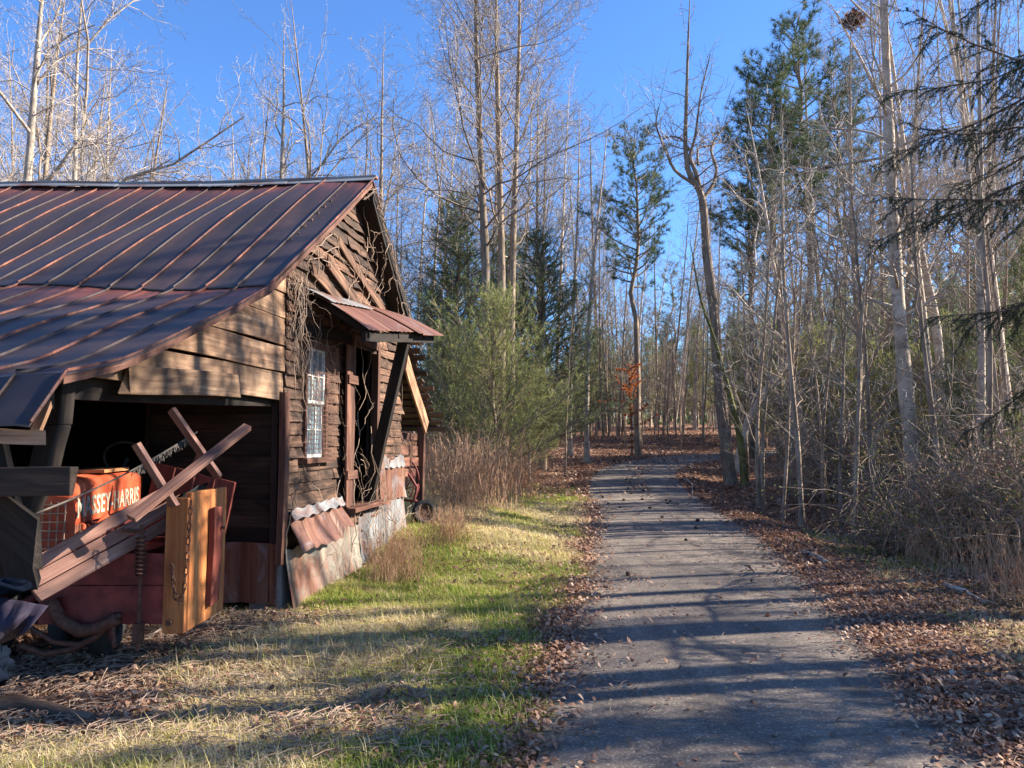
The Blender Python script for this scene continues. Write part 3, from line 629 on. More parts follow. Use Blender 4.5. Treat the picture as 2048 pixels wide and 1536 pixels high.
hood = loft([hoodsec(0, .46, 1.30, 1.02, .06, .02), hoodsec(.05, .46, 1.315, 1.0), hoodsec(.5, .46, 1.32, 1.0), hoodsec(1.0, .46, 1.325, 1.02), hoodsec(1.46, .46, 1.32, 1.03), hoodsec(1.5, .46, 1.31, 1.03, .07, .02)], 'hood', 'redpaint', tr)
fc = bpy.data.curves.new('lettering', 'FONT'); fc.body = 'MASSEY-HARRIS'; fc.size = 1; fc.extrude = .01; fc.offset = .018; fc.resolution_u = 3; fc.space_character = 1.08
fo = bpy.data.objects.new('lettering_tmp', fc); COL.objects.link(fo); dg = bpy.context.evaluated_depsgraph_get(); tm = bpy.data.meshes.new_from_object(fo.evaluated_get(dg))
COL.objects.unlink(fo); bpy.data.objects.remove(fo)
co = np.empty(len(tm.vertices) * 3); tm.vertices.foreach_get('co', co); co = co.reshape(-1, 3); x0, x1 = co[:, 0].min(), co[:, 0].max()
nc = []
for x, y, z in co:
    a = -.03 + (x - x0) / (x1 - x0) * 1.42; p = T(a, .003 + z * .25, 1.045 + y * .20); nc.append(tuple(p - Vector(ORG[tr])))
tm.vertices.foreach_set('co', np.array(nc, np.float32).ravel()); tm.materials.clear(); tm.materials.append(M['cream']); tm.name = 'lettering'; link('lettering', tm, tr)
bpy.data.objects['lettering'].parent = hood
loft([hoodsec(-.14, .40, 1.20, .62, .08, -.03), hoodsec(-.10, .46, 1.27, .60, .08), hoodsec(0.02, .46, 1.28, .60, .06)], 'radiator_shell', 'redpaint', tr)
mb = MB()
for k in range(9): mb.tube([T(-.155, -.03 - k * .048, .66), T(-.165, -.03 - k * .048, .9), T(-.155, -.03 - k * .048, 1.17)], .005, 5)
for k in range(9): mb.tube([T(-.158, -.02, .67 + k * .06), T(-.17, -.21, .67 + k * .06), T(-.158, -.42, .67 + k * .06)], .005, 5)
for k in range(6): mb.tube([T(-.08 + k * .03, .012, .66), T(-.08 + k * .03, .012, 1.0)], .004, 4)
mb.build('grille', M['grillewire'], tr)
mb = MB(); mb.box(T(.75, -.23, .86), 1.5, .30, .34, TD, TS); mb.box(T(.6, -.05, .84), .5, .12, .2, TD, TS); mb.box(T(1.6, -.23, .8), .9, .36, .4, TD, TS)
for k in range(4): mb.tube([T(.3 + k * .16, -.02, .98), T(.3 + k * .16, .06, .94), T(.36 + k * .16, .06, .85)], .02, 8)
mb.build('engine', M['redsteel'], tr, bevel=.01)
mb = MB(); mb.tube([T(.02, .01, .98), T(.3, .015, .93), T(.55, .01, 1.0)], .03, 8); mb.box(T(.2, .0, .86), .3, .05, .16, TD, TS); mb.build('side_bracket', M['redpaint'], tr, bevel=.01)
mb = MB(); mb.box(T(.9, -.15, 1.352), .62, .24, .025, TD, TS, .8); mb.build('hood_board', M['orangetop'], tr)
def wheel(parent, c, ax, r, wd, hub='redsteel'):
    c = Vector(c); ax = Vector(ax).normalized(); e1 = UP.cross(ax).normalized(); e2 = ax.cross(e1); k = 32
    prof = [(-.5, .68), (-.5, .86), (-.38, .97), (0, 1.0), (.38, .97), (.5, .86), (.5, .68), (.3, .62), (-.3, .62)]
    mb = MB(); mb.grid([[c + (e1 * math.cos(t) + e2 * math.sin(t)) * r * (q[1] + (.012 if (j % 2 and q[1] > .95) else 0)) + ax * wd * q[0] for q in prof + prof[:1]] for j, t in enumerate(np.linspace(0, 2 * math.pi, k * 2 + 1))], lambda i, j: (i * .1, j * .1, 0))
    w_ = mb.build('wheel', M['rubber'], parent, smooth=True); mb = MB()
    hp = [(-.3, .64), (-.22, .60), (-.1, .3), (-.25, .12), (-.25, .01), (.25, .01), (.2, .12), (.0, .3), (.05, .6), (.3, .64)]
    mb.grid([[c + (e1 * math.cos(t) + e2 * math.sin(t)) * r * q[1] + ax * wd * q[0] for q in hp] for t in np.linspace(0, 2 * math.pi, k + 1)], lambda i, j: (i * .1, j * .1, 0)); mb.build('rim', M[hub], w_.name, smooth=True)
wheel(tr, T(.25, .14, .30), TS, .30, .13); wheel(tr, T(.25, -.62, .30), TS, .30, .13); wheel(tr, T(2.2, .28, .62), TS, .62, .28); wheel(tr, T(2.2, -.78, .62), TS, .62, .28)
mb = MB(); mb.tube([T(.25, .14, .30), T(.25, -.23, .52), T(.25, -.62, .30)], .035, 8); mb.tube([T(.25, -.23, .5), T(.25, -.23, .8)], .05, 8); mb.build('front_axle', M['redsteel'], tr)
mb = MB(); mb.tube([T(1.55, -.23, 1.25), T(1.8, -.23, 1.42)], .018, 8); mb.tube([T(1.8, -.23, 1.42) + (TS * math.cos(t) + (UP * .8 - TD * .55) * math.sin(t)) * .2 for t in np.linspace(0, 2 * math.pi, 25)], .014, 6, False); mb.build('steering_wheel', M['rubber'], tr)
mb = MB(); mb.box(T(2.2, -.23, .95), .4, .42, .04, TD, TS); mb.box(T(2.42, -.23, 1.1), .04, .42, .3, TD, TS); mb.build('seat', M['redsteel'], tr, bevel=.02)
# ------------------------------------------------------------------ baler chamber in front of the tractor
bl = thing('hay_baler', 'dark red and orange baler chamber with rusty chain in front of the tractor', 'farm machine', (-2.7, 5.7, 0))
x1, yb, yf = -2.25, 5.42, 6.08
mb = MB()
for k, (z0, z1) in enumerate(((.34, .60), (.605, .82))): mb.board((-3.25, yb, (z0 + z1) / 2), (x1 - .03, yb, (z0 + z1) / 2), (0, 0, z1 - z0), (0, .03, 0), 4, .002, .2)
mb.build('side_panel', M['redsteel'], bl, bevel=.004)
mb = MB(); mb.board((x1, (yb + yf) / 2, .29), (x1, (yb + yf) / 2, 1.235), (0, .66, 0), (.045, 0, 0), 4, .002, .6); mb.build('end_board', M['orange'], bl, bevel=.006)
mb = MB(); mb.board((x1 - .06, yb - .022, .285), (x1 - .06, yb - .022, 1.20), (.15, 0, 0), (0, .04, 0), 4, .002, .35); mb.build('corner_upright', M['orange'], bl, bevel=.005)
mb = MB(); mb.board((x1 + .045, 5.80, .40), (x1 + .045, 5.80, 1.10), (0, .16, 0), (.045, 0, 0), 5, .008, .5, .015); ba = mb.build('batten', M['redwood'], bl, bevel=.006)
mb = MB(); mb.tube([(x1 + .05, 5.84, .95), (x1 + .11, 5.84, .95)], .012, 8); mb.build('bolt', M['iron'], bl)
mb = MB(); mb.tube([(x1 - .085, yb - .065, .36), (x1 - .085, yb - .04, .36)], .022, 8); mb.build('bolt', M['iron'], bl)
mb = MB(); mb.tube([(x1 - .1, yb - .06, 1.16), (x1 - .1, yb - .04, 1.16)], .018, 8); mb.build('bolt', M['iron'], bl)
mb = MB(); mb.box((-2.75, 5.75, .36), .98, .6, .05); mb.board((-3.3, yf, .6), (x1 - .03, yf, .6), (0, 0, .5), (0, .03, 0), 2, 0, .2); mb.box((-2.9, 5.76, .80), .62, .5, .03, var=.2); mb.box((-2.95, 5.60, .87), .5, .1, .09, var=.3); mb.build('chamber', M['redsteel'], bl, bevel=.004)
mb = MB()
for k in range(4):      # flared slatted side behind
    a0 = at(312 + k * 40, 926 + k * 10, 6.35); a1 = at(352 + k * 40, 936 + k * 10, 6.32); c = (a0 + a1) / 2
    mb.board(c, c + Vector((-.06, -.12, -.55)), (a1 - a0) * .97, Vector((.1, 1, -.2)).normalized() * .024, 3, .002, .45 + .1 * k, .008)
mb.build('flared_side', M['redwood'], bl, bevel=.004)
mb = MB(); mb.grid([[Vector((-2.42 + .02 * i, 5.5 + j * .12, .80 + .45 * math.sin(i * .35) + .03 * math.sin(j + i))) for j in range(5)] for i in range(6)], lambda i, j: (i, j, 0), .5, (.004, 0, 0)); mb.build('rubber_flap', M['rubber'], bl, smooth=True)
mb = MB(); c = at(284, 1050, 5.36)
mb.tube([c, c - UP * .84], .014, 8); 
hp = [c + Vector((.034 * math.cos(t), .034 * math.sin(t), -.08 - t * .0044)) for t in np.linspace(0, 60, 240)]; mb.tube(hp, .006, 5)
mb.tube([c + Vector((-.13, -.01, -.035)), c + Vector((.02, 0, -.045))], .013, 8); mb.box(c - UP * .72, .06, .05, .12); mb.build('tension_screw', M['iron'], bl)
def chain(pts, name, parent, sc=1.):
    mb = MB(); P_ = [Vector(p) for p in pts]; L = 0; step = .034 * sc; cur = P_[0].copy(); i = 0; flip = 0
    for a, b_ in zip(P_, P_[1:]):
        d = b_ - a; n_ = max(1, int(d.length / step))
        for k in range(n_):
            c = a + d * ((k + .5) / n_); t = d.normalized(); s = (t.cross(Vector((0, 1, 0)))).normalized() if flip % 2 else Vector((0, 1, 0)); flip += 1
            ring = [c + t * .024 * sc * math.cos(q) * 1.0 + s * .010 * sc * math.sin(q) for q in np.linspace(0, 2 * math.pi, 11)]
            mb.tube(ring, .0036 * sc, 5, False)
    return mb.build(name, M['iron'], parent, smooth=True)
chain([at(382, 1000, 5.34), at(378, 1060, 5.33), at(374, 1120, 5.33), at(368, 1180, 5.33), at(360, 1205, 5.33), at(352, 1200, 5.33), at(347, 1170, 5.33), at(343, 1130, 5.34)], 'chain', bl, 1.25)
for pts, r0 in (([(100, 1200), (120, 1240), (160, 1262), (200, 1255), (235, 1235)], .045), ([(40, 1290), (90, 1308), (140, 1300), (190, 1275), (225, 1240), (240, 1228)], .022), ([(225, 1235), (226, 1262), (229, 1295)], .016), ([(60, 1255), (110, 1285), (170, 1290)], .018)):
    mb = MB(); P_ = [at(a, b_, 5.35) for a, b_ in pts]; PP = []
    for a, b_ in zip(P_, P_[1:]): PP += [a.lerp(b_, t) for t in (0, .25, .5, .75)]
    mb.tube(PP + [P_[-1]], r0, 8); mb.build('bent_pipe', M['iron'], bl, smooth=True)
wheel(bl, (-3.35, 6.0, .26), (1, .1, 0), .26, .14)
# ------------------------------------------------------------------ overturned picnic bench with crossed legs
pt = thing('broken_picnic_table', 'overturned wooden picnic table with crossed legs lying across the baler', 'table', tuple(at(220, 1110, 5.2)))
A0, A1 = at(58, 1168, 4.95), at(366, 998, 5.75); ax = (A1 - A0).normalized(); wv = Vector((0.05, .42, 1)); wv = (wv - ax * wv.dot(ax)).normalized(); tv = ax.cross(wv)
for k in range(3):
    mb = MB(); mb.board(A0 + wv * (k - 1) * .090 + ax * (.03 * k), A1 + wv * (k - 1) * .105 + ax * (.05 - .05 * k), wv * .086, tv * .035, 6, .003, .55 + .1 * k, .01); mb.build('tabletop_plank', M['picnic'], pt, bevel=.004)
legs = [((342, 818), (438, 955), 5.75, 5.85, .058), ((496, 852), (262, 1038), 5.75, 5.02, .068), ((272, 888), (351, 1013), 5.18, 5.28, .052), ((404, 905), (382, 950), 5.9, 5.9, .05)]
for a, b_, d0, d1, w_ in legs:
    mb = MB(); p, q = at(*a, d0), at(*b_, d1); d = (q - p).normalized(); wv2 = d.cross(Vector((.35, 1, .1))).normalized(); mb.board(p, q, wv2 * w_, d.cross(wv2) * .04, 4, .003, .6, .008); mb.build('leg', M['picnic'], pt, bevel=.004)
# ------------------------------------------------------------------ rope, cloth, rag, log, small cart
mb = MB(); a, b_ = at(-60, 1075, 4.0), at(394, 864, 6.0); pts = [a.lerp(b_, t) - UP * .06 * math.sin(t * math.pi) for t in np.linspace(0, 1, 24)]; mb.tube(pts, .006, 6)
for k in range(150):
    t = rnd.uniform(.62, .98); p = a.lerp(b_, t) - UP * .06 * math.sin(t * math.pi); mb.tube([p, p + Vector((rnd.gauss(0, .02), rnd.gauss(0, .02), -rnd.uniform(.005, .06)))], .004, 3, False)
o = mb.build('rope', M['rope']); tag(o, 'taut dusty rope with cobwebs stretched from the left across the shed opening', 'rope')
mb = MB(); L = []
for i in range(15):
    row = []
    for j in range(19):
        s, t = j / 18, i / 14; px = -90 + 185 * s * (1 - .25 * t); py = 1178 + 34 * s + (150 - 95 * s) * t
        p = at(px, py, 4.02 - .12 * math.sin(t * 2.5) + .05 * math.sin(s * 14 + t * 3) * (0.2 + t) + .02 * math.sin(s * 31)); row.append(p)
    L.append(row)
mb.grid(L, lambda i, j: (i, j, 0), .5, (.003, .006, 0)); o = mb.build('plastic_sheet', M['tarp'], smooth=True); tag(o, 'dusty mauve plastic sheet hanging beside the shed post', 'sheet')
def ragball(name, label, c, rx, ry, rz_, m_, seed, folds=9):
    mb = MB(); A, B_ = 18, 28; c = Vector(c)
    L = [[c + Vector((rx * math.sin(th) * math.cos(ph), ry * math.sin(th) * math.sin(ph), rz_ * math.cos(th))) * (1 + .22 * math.sin(folds * th + 3 * math.sin(ph * 2 + seed)) + .15 * (vn(ph * 2, th * 4, 2, seed) - .5)) for ph in np.linspace(0, 2 * math.pi, B_ + 1)] for th in np.linspace(.01, math.pi - .01, A)]
    mb.grid(L, lambda i, j: (i, j, 0)); o = mb.build(name, M[m_], smooth=True); return tag(o, label, 'rag')
ragball('cloth_bundle', 'crumpled blue cloth with shade painted into its colour, piled on the ground at the left edge', at(-22, 1335, 4.6), .10, .12, .13, 'bluerag', 2)
ragball('rag', 'small blue rag tucked on top of the hanging plastic sheet', at(10, 1172, 4.0), .11, .07, .035, 'bluerag', 5, 5)
def log(name, label, pts, rad, m_, sides=9, cat='log', group=None, forks=0):
    mb = MB(); PP = []; P_ = [Vector(p) for p in pts]; rr = []
    for k, (a, b_) in enumerate(zip(P_, P_[1:])):
        for t in (0, .33, .66): PP.append(a.lerp(b_, t) + Vector((rnd.gauss(0, rad[0] * .15), rnd.gauss(0, rad[0] * .15), rnd.gauss(0, rad[0] * .1)))); rr.append((rad[0] + (rad[1] - rad[0]) * (k + t) / (len(P_) - 1)) * rnd.uniform(.88, 1.12))
    PP.append(P_[-1]); rr.append(rad[1]); mb.tube(PP, rr, sides)
    for f in range(forks):
        q = rnd.randint(1, len(PP) - 2); L_ = rnd.uniform(.1, .3); d = (P_[-1] - P_[0]).normalized(); e = Vector((rnd.gauss(0, .6), rnd.gauss(0, .6), rnd.uniform(0, .25))) + d * .8
        mb.tube([PP[q], PP[q] + e * L_ * .5, PP[q] + e * L_ + UP * -.02], [rr[q] * .6, rr[q] * .45, rr[q] * .2], 5)
    o = mb.build(name, M[m_], smooth=True); return tag(o, label, cat, group)
def gp(px, py, h=0.):   # ground point seen at a pixel
    lo = 1.5
    d = 3.0
    while d < 90:
        p = at(px, py, d)
        if p.z < gz(p.x, p.y): break
        d += .05 if d < 20 else .3
    p.z = gz(p.x, p.y) + h; return p
log('rotten_log', 'dark rotten log lying on red clay at bottom left', [gp(-60, 1425, .04), gp(60, 1432, .045), gp(185, 1458, .03)], (.075, .045), 'barkdark')
log('bark_slab', 'short curved piece of dark bark lying below the baler', [gp(250, 1372, .03), gp(290, 1368, .04), gp(322, 1385, .02)], (.035, .02), 'barkdark', cat='bark')
log('broken_branch', 'short bleached broken branch on the leaves right of the driveway', [gp(1606, 1110, .04), gp(1635, 1120, .04), gp(1656, 1134, .03)], (.028, .042), 'barkpale', cat='branch', forks=1)
log('fallen_limb', 'dark fallen limb in the grass strip right of the driveway', [gp(1692, 1124, .03), gp(1745, 1126, .04), gp(1790, 1112, .04)], (.03, .035), 'barkdark', cat='branch', forks=2)
log('fallen_limb', 'long pale grey limb in the leaves near the right edge', [gp(1890, 1178, .04), gp(1930, 1192, .05), gp(1972, 1215, .02)], (.028, .018), 'barkpale', cat='branch', forks=2)
log('stick', 'short dark stick lying in the middle of the driveway', [gp(1489, 1134, .012), gp(1500, 1138, .025), gp(1510, 1148, .012)], (.012, .009), 'barkdark', 6, 'stick')
log('stick', 'thin curved stick at the left edge of the driveway', [gp(1196, 1176, .01), gp(1215, 1177, .015), gp(1228, 1181, .01)], (.008, .006), 'barkdark', 6, 'stick')
log('stick', 'thin fallen stick beside the road bend under the vine covered tree', [gp(1372, 960, .05), gp(1385, 975, .08), gp(1384, 990, .02)], (.025, .015), 'barkpale', 6, 'stick')
log('stick', 'long pale stick lying on litter under the baler', [gp(290, 1290, .03), gp(330, 1262, .05), gp(372, 1244, .04)], (.014, .01), 'barkpale', 6, 'stick')
# small wheeled implement behind the barn
cx = at(848, 1012, 12.2); cz = gz(cx.x, cx.y)
ct = thing('seed_drill', 'small rusty red wheeled implement leaning behind the barn corner', 'farm machine', (cx.x, cx.y, cz))
wheel(ct, (cx.x, cx.y, cz + .17), (.5, -.85, .1), .19, .10, 'iron')
mb = MB(); cc = at(812, 965, 12.3)
mb.tube([cc + Vector((.19 * math.cos(t), .10 * math.cos(t), .36 * math.sin(t))) for t in np.linspace(-1.2, 2.2, 18)], .016, 6); mb.tube([cc + Vector((.12 * math.cos(t), .06 * math.cos(t), .26 * math.sin(t))) for t in np.linspace(-1.2, 2.2, 18)], .010, 6)
for t in (-.8, -.1, .6, 1.4): mb.tube([cc - UP * .1, cc + Vector((.19 * math.cos(t), .1 * math.cos(t), .36 * math.sin(t)))], .008, 5)
mb.tube([at(802, 930, 12.2), at(822, 955, 12.2), at(834, 975, 12.2), at(828, 1000, 12.2), (cx.x, cx.y, cz + .17)], .022, 7); mb.tube([at(800, 1000, 12.2), at(835, 1002, 12.2)], .02, 7); mb.build('frame', M['redsteel'], ct, smooth=True)
#@@TREES
# ------------------------------------------------------------------ trees
def unit(v): return v / (np.linalg.norm(v) + 1e-9)
def grow(seed, H=16., R=.15, c0=.35, spread=.24, n1=30, ang=50, lift=.10, lv=4, pts=None, lean=.035, wob=.12, fork=0, dens=1., tw=.0042, prof=0, lr=.34):
    g = np.random.default_rng(seed); big, fine = [], []
    def br(p, d, L, r0, lev, lf):
        n_ = 7 if lev == 1 else (5 if lev == 2 else 4); P_ = [p]; d = unit(d)
        for k in range(n_ - 1):
            d = unit(d + g.normal(0, wob * (1 + .35 * lev), 3) + np.array([0, 0, lf])); P_.append(P_[-1] + d * L / (n_ - 1))
        P_ = np.array(P_); rr = np.linspace(r0, max(tw, r0 * .28), n_)
        (big if lev <= 1 else fine).append((P_, rr, 5 if lev == 1 else (4 if lev == 2 else 3)))
        if lev < lv:
            cnt = int(max(2, L * (3.2, 4.2, 3.9)[lev - 1] * dens * g.uniform(.8, 1.2))); 
            for q in range(cnt):
                t = (.15 if lev > 1 else .22) + (.83 if lev > 1 else .76) * (q + g.random()) / cnt; f = t * (n_ - 1); i = min(int(f), n_ - 2); b0 = P_[i] + (P_[i + 1] - P_[i]) * (f - i)
                ax_ = unit(P_[i + 1] - P_[i]); s = unit(np.cross(ax_, g.normal(0, 1, 3))); a = math.radians(g.uniform(30, 62))
                br(b0, ax_ * math.cos(a) + s * math.sin(a), L * g.uniform(.28, .5) * (1.12 - .55 * t), max(tw, (r0 * (1 - .7 * t)) * .55), lev + 1, lf * .8)
    if pts is None:
        n_ = 16; x = y = 0.; P_ = []; dx, dy = g.normal(0, lean, 2)
        for k in range(n_): P_.append((x, y, H * k / (n_ - 1))); dx += g.normal(0, lean * .5); dy += g.normal(0, lean * .5); x += dx * H / n_; y += dy * H / n_
        P_ = np.array(P_)
    else: P_ = np.array(pts, float); n_ = len(P_); H = P_[-1, 2]
    tt = np.linspace(0, 1, n_); rr = R * (1 - tt) ** .8 + .010; rr[0] *= 1.3
    rr *= 1 + .06 * g.normal(0, 1, n_); big.append((P_, rr, 9))
    for q in range(n1):
        t = c0 + (.985 - c0) * ((q + g.random()) / n1); f = t * (n_ - 1); i = min(int(f), n_ - 2); b0 = P_[i] + (P_[i + 1] - P_[i]) * (f - i)
        ph = q * 2.4 + g.normal(0, .5); a = math.radians(ang * g.uniform(.75, 1.15) * (1.1 - .45 * (t - c0) / (1 - c0))); rel = (t - c0) / (1 - c0)
        L = H * spread * ((1.0 - .72 * rel) if prof == 0 else (.55 + .9 * rel * (1 - rel) * 2) * (1 - .45 * rel)) * g.uniform(.65, 1.15)
        d = np.array([math.cos(ph) * math.sin(a), math.sin(ph) * math.sin(a), math.cos(a)])
        br(b0, d, L, max(.010, R * (1 - t) ** .8 * lr), 1, lift)
    return big, fine
def deciduous(name, barkm, twigm, seed, label, cat='tree', loc=(0, 0, 0), group=None, extra=None, **kw):
    kw['ang'] = kw.get('ang', 50) * 1.12; kw['spread'] = kw.get('spread', .24) * 1.22; kw['lift'] = kw.get('lift', .1) * .75; kw['wob'] = kw.get('wob', .12) * 1.3
    big, fine = grow(seed, **kw)
    if extra: b2, f2 = extra; big += b2; fine += f2
    r = thing(name, label, cat, loc, group)
    V, Q, G = tubes(big); link('trunk', mesh_np('trunk', V, Q, M[barkm], G, smooth=True), r)
    V, Q, G = tubes(fine); link('crown', mesh_np('crown', V, Q, M[twigm], G), r)
    return bpy.data.objects[r]
def needles(cs, ds, n_, ln, wd, spread, g, col=(0, 1)):
    """thin triangle needles around centres cs pointing along ds"""
    C = np.repeat(cs, n_, 0); D = np.repeat(ds, n_, 0) + g.normal(0, spread, (len(cs) * n_, 3)); D /= np.linalg.norm(D, axis=1)[:, None] + 1e-9
    S_ = np.cross(D, g.normal(0, 1, D.shape)); S_ /= np.linalg.norm(S_, axis=1)[:, None] + 1e-9
    L_ = ln * g.uniform(.6, 1.2, (len(C), 1)); V = np.stack([C - S_ * wd / 2, C + S_ * wd / 2, C + D * L_], 1).reshape(-1, 3)
    var = np.repeat(np.clip(np.repeat(g.uniform(col[0], col[1], len(cs)), n_) + g.normal(0, .12, len(C)), 0, 1), 3)
    return V, np.arange(len(V)).reshape(-1, 3), var
def conifer(name, kind, seed, label, H, loc=(0, 0, 0), group=None, cat='tree'):
    g = np.random.default_rng(seed); big, fine, cs, ds = [], [], [], []
    P_ = np.array([(g.normal(0, .012) * k, g.normal(0, .012) * k, H * k / 12) for k in range(13)]); big.append((P_, (.010 * H) * (1 - np.linspace(0, 1, 13)) ** .8 + .015, 8))
    c0, nb, ln, ang = {'pine': (.52, 52, .21, 76), 'cedar': (.08, 150, .25, 60), 'young': (.10, 85, .56, 60), 'thin': (.45, 34, .17, 80)}[kind]
    for q in range(nb):
        t = c0 + (.98 - c0) * (q + g.random()) / nb; rel = (t - c0) / (1 - c0); f = t * 12; i = min(int(f), 11); b0 = P_[i] + (P_[i + 1] - P_[i]) * (f - i)
        if kind in ('pine', 'thin'): L = H * ln * (1 - .75 * rel ** 1.5) * (.5 + .5 * min(1, rel * 4)) * g.uniform(.5, 1.15)
        else: L = H * ln * (1 - .92 * rel ** 1.6) * g.uniform(.5, 1.25) + .15
        ph = q * 2.4 + g.normal(0, .4); a = math.radians(ang * g.uniform(.8, 1.1) * (1 - .3 * rel)); d = np.array([math.cos(ph) * math.sin(a), math.sin(ph) * math.sin(a), math.cos(a)])
        n_ = 6; pp = [b0]
        for k in range(n_ - 1): d = unit(d + g.normal(0, .10, 3) + np.array([0, 0, .07])); pp.append(pp[-1] + d * L / (n_ - 1))
        pp = np.array(pp); r0 = .0035 * H * (1 - .7 * rel); fine.append((pp, np.linspace(r0, .006, n_), 4))
        m_ = max(3, int(L * {'pine': 9, 'thin': 6, 'cedar': 10, 'young': 9}[kind]))
        for s in range(m_):
            t2 = (.3 if kind in ('pine', 'thin') else .08) + .92 * (s + g.random()) / m_ * (.76 if kind in ('pine', 'thin') else 1); t2 = min(t2, 1); f2 = t2 * (n_ - 1); j = min(int(f2), n_ - 2); c = pp[j] + (pp[j + 1] - pp[j]) * (f2 - j)
            sl = (.35 if kind != 'young' else .45) * L ** .5 * (1.1 - .6 * t2) * g.uniform(.5, 1.1) + .08; e = unit(unit(pp[j + 1] - pp[j]) * .8 + unit(g.normal(0, 1, 3)) * .8 + np.array([0, 0, .25]))
            tip = c + e * sl; fine.append((np.array([c, (c + tip) / 2 + g.normal(0, .02, 3), tip]), np.array([.008, .006, .004]), 3))
            if kind in ('pine', 'thin'): cs += [tip, c + e * sl * .7]; ds += [e, e]
            else:
                for w_ in (.25, .45, .65, .85, 1.): cs.append(c + e * sl * w_); ds.append(unit(e + np.array([0, 0, .2])))
    r = thing(name, label, cat, loc, group)
    V, Q, G = tubes(big); link('trunk', mesh_np('trunk', V, Q, M['bark'], G, smooth=True), r)
    V, Q, G = tubes(fine); link('branches', mesh_np('branches', V, Q, M['twigdark'], G), r)
    cs, ds = np.array(cs), np.array(ds)
    if kind in ('pine', 'thin'): V, T3, var = needles(cs, ds, 17, .26, .016, .75, g)
    elif kind == 'cedar': V, T3, var = needles(cs, ds, 3, .15, .018, .7, g)
    else: V, T3, var = needles(cs, ds, 5, .13, .010, .7, g, (.2, 1))
    link('crown', mesh_np('crown', V, T3, M[{'pine': 'pine', 'thin': 'pine', 'cedar': 'cedar', 'young': 'young'}[kind]], None, var), r)
    return bpy.data.objects[r]
def onground(px, d):
    x = (px - 1024) / F * d; return (x, d, gz(x, d) - .06)
# hero tree with crooked top and ivy on the trunk
d0 = 23.4; base = at(1462, 968, d0)
def path(pp, d, bz=None): 
    o = [at(a, b_, d) - base for a, b_ in pp]; return [tuple(p) for p in o]
def interp(P_, k=3):
    P_ = np.array(P_); o = []
    for a, b_ in zip(P_, P_[1:]): o += [a + (b_ - a) * t / k for t in range(k)]
    o.append(P_[-1]); o = np.array(o); s = o.copy(); s[1:-1] = (o[:-2] + 2 * o[1:-1] + o[2:]) / 4; return s
main = interp(path([(1462, 968), (1447, 860), (1437, 740), (1428, 620), (1412, 500), (1408, 420), (1402, 385), (1376, 345), (1370, 290), (1373, 200), (1376, 90), (1380, -10)], d0))
big, fine = [], []
for pp, r0, sd in (([(1402, 385), (1392, 345), (1378, 315), (1386, 290), (1392, 262), (1400, 190), (1420, 110)], .08, 3), ([(1404, 400), (1430, 365), (1440, 330), (1428, 290), (1440, 262), (1470, 225)], .07, 4),
                   ([(1394, 372), (1345, 345), (1325, 300), (1305, 262), (1310, 230)], .06, 5), ([(1380, 300), (1362, 278), (1340, 275), (1318, 285)], .04, 6), ([(1396, 330), (1400, 285), (1430, 275), (1462, 255)], .04, 7)):
    P_ = interp(path(pp, d0)); P_[:, 1] += np.linspace(0, rnd.uniform(-1.5, 1.5), len(P_)); big.append((P_, np.linspace(r0, .018, len(P_)), 6))
    b2, f2 = grow(sd, pts=P_, R=.02, c0=.25, n1=14, spread=.0, lv=3); 
    g = np.random.default_rng(sd)
    for q in range(16):
        i = g.integers(len(P_) // 3, len(P_)); L = g.uniform(.5, 1.6); d = unit(g.normal(0, 1, 3) + np.array([0, 0, .7])); p = P_[i]; pp2 = [p]
        for k in range(5): d = unit(d + g.normal(0, .22, 3) + np.array([0, 0, .08])); pp2.append(pp2[-1] + d * L / 5)
        fine.append((np.array(pp2), np.linspace(.014, .005, 6), 3))
        for k in range(5):
            a = pp2[1 + k % 5]; d2 = unit(d + g.normal(0, .7, 3)); fine.append((np.array([a, a + d2 * L * .2, a + d2 * L * .4 + g.normal(0, .05, 3)]), np.array([.007, .006, .004]), 3))
h1 = deciduous('crooked_tree', 'bark', 'twig', 21, 'tall crooked bare tree with vine wrapped trunk right of the road bend', loc=tuple(base), extra=(big, fine), pts=main, R=.165, c0=.55, n1=20, spread=.13, ang=62, wob=.16, lift=.05)
vt = []; g = np.random.default_rng(5)                            # ivy stems and leaves round the trunk
for k in range(26):
    ph = g.uniform(0, 6.3); i0 = g.integers(0, 8); i1 = g.integers(14, 22); P_ = main[i0:i1] ; rr = .165 * (1 - np.linspace(i0, i1, len(P_)) / 34) + .02
    an = ph + np.cumsum(g.normal(0, .35, len(P_))); vt.append((P_ + np.stack([np.cos(an) * rr, np.sin(an) * rr, 0 * an], 1), np.full(len(P_), .014), 4))
for k in range(150):
    i = g.integers(4, 20); e = unit(g.normal(0, 1, 3) * np.array([1, 1, .5])); vt.append((np.array([main[i], main[i] + e * .3, main[i] + e * g.uniform(.4, .75) + np.array([0, 0, -.1])]), np.array([.008, .007, .004]), 3))
V, Q, G = tubes(vt); link('ivy_stems', mesh_np('ivy_stems', V, Q, M['twigdark'], G), h1.name)
for nm, lb, pp, R0, mt, sd in (('leaning_tree', 'thin mossy leaning trunk at the foot of the crooked tree', [(1490, 972), (1486, 920), (1478, 860), (1462, 800), (1446, 740), (1430, 680), (1400, 600), (1380, 480)], .11, 'moss', 31),
                           ('leaning_tree', 'pale leaning trunk bending right behind the crooked tree', [(1478, 945), (1484, 880), (1497, 840), (1530, 780), (1560, 745), (1590, 700), (1600, 600), (1605, 480)], .15, 'barkpale', 32)):
    base = at(*pp[0], 22.6 if 'mossy' in lb else 24.5); P_ = interp(path(pp, base.y)); deciduous(nm, mt, 'twig', sd, lb, loc=tuple(base), pts=P_, R=R0, c0=.5, n1=14, spread=.2, wob=.16)
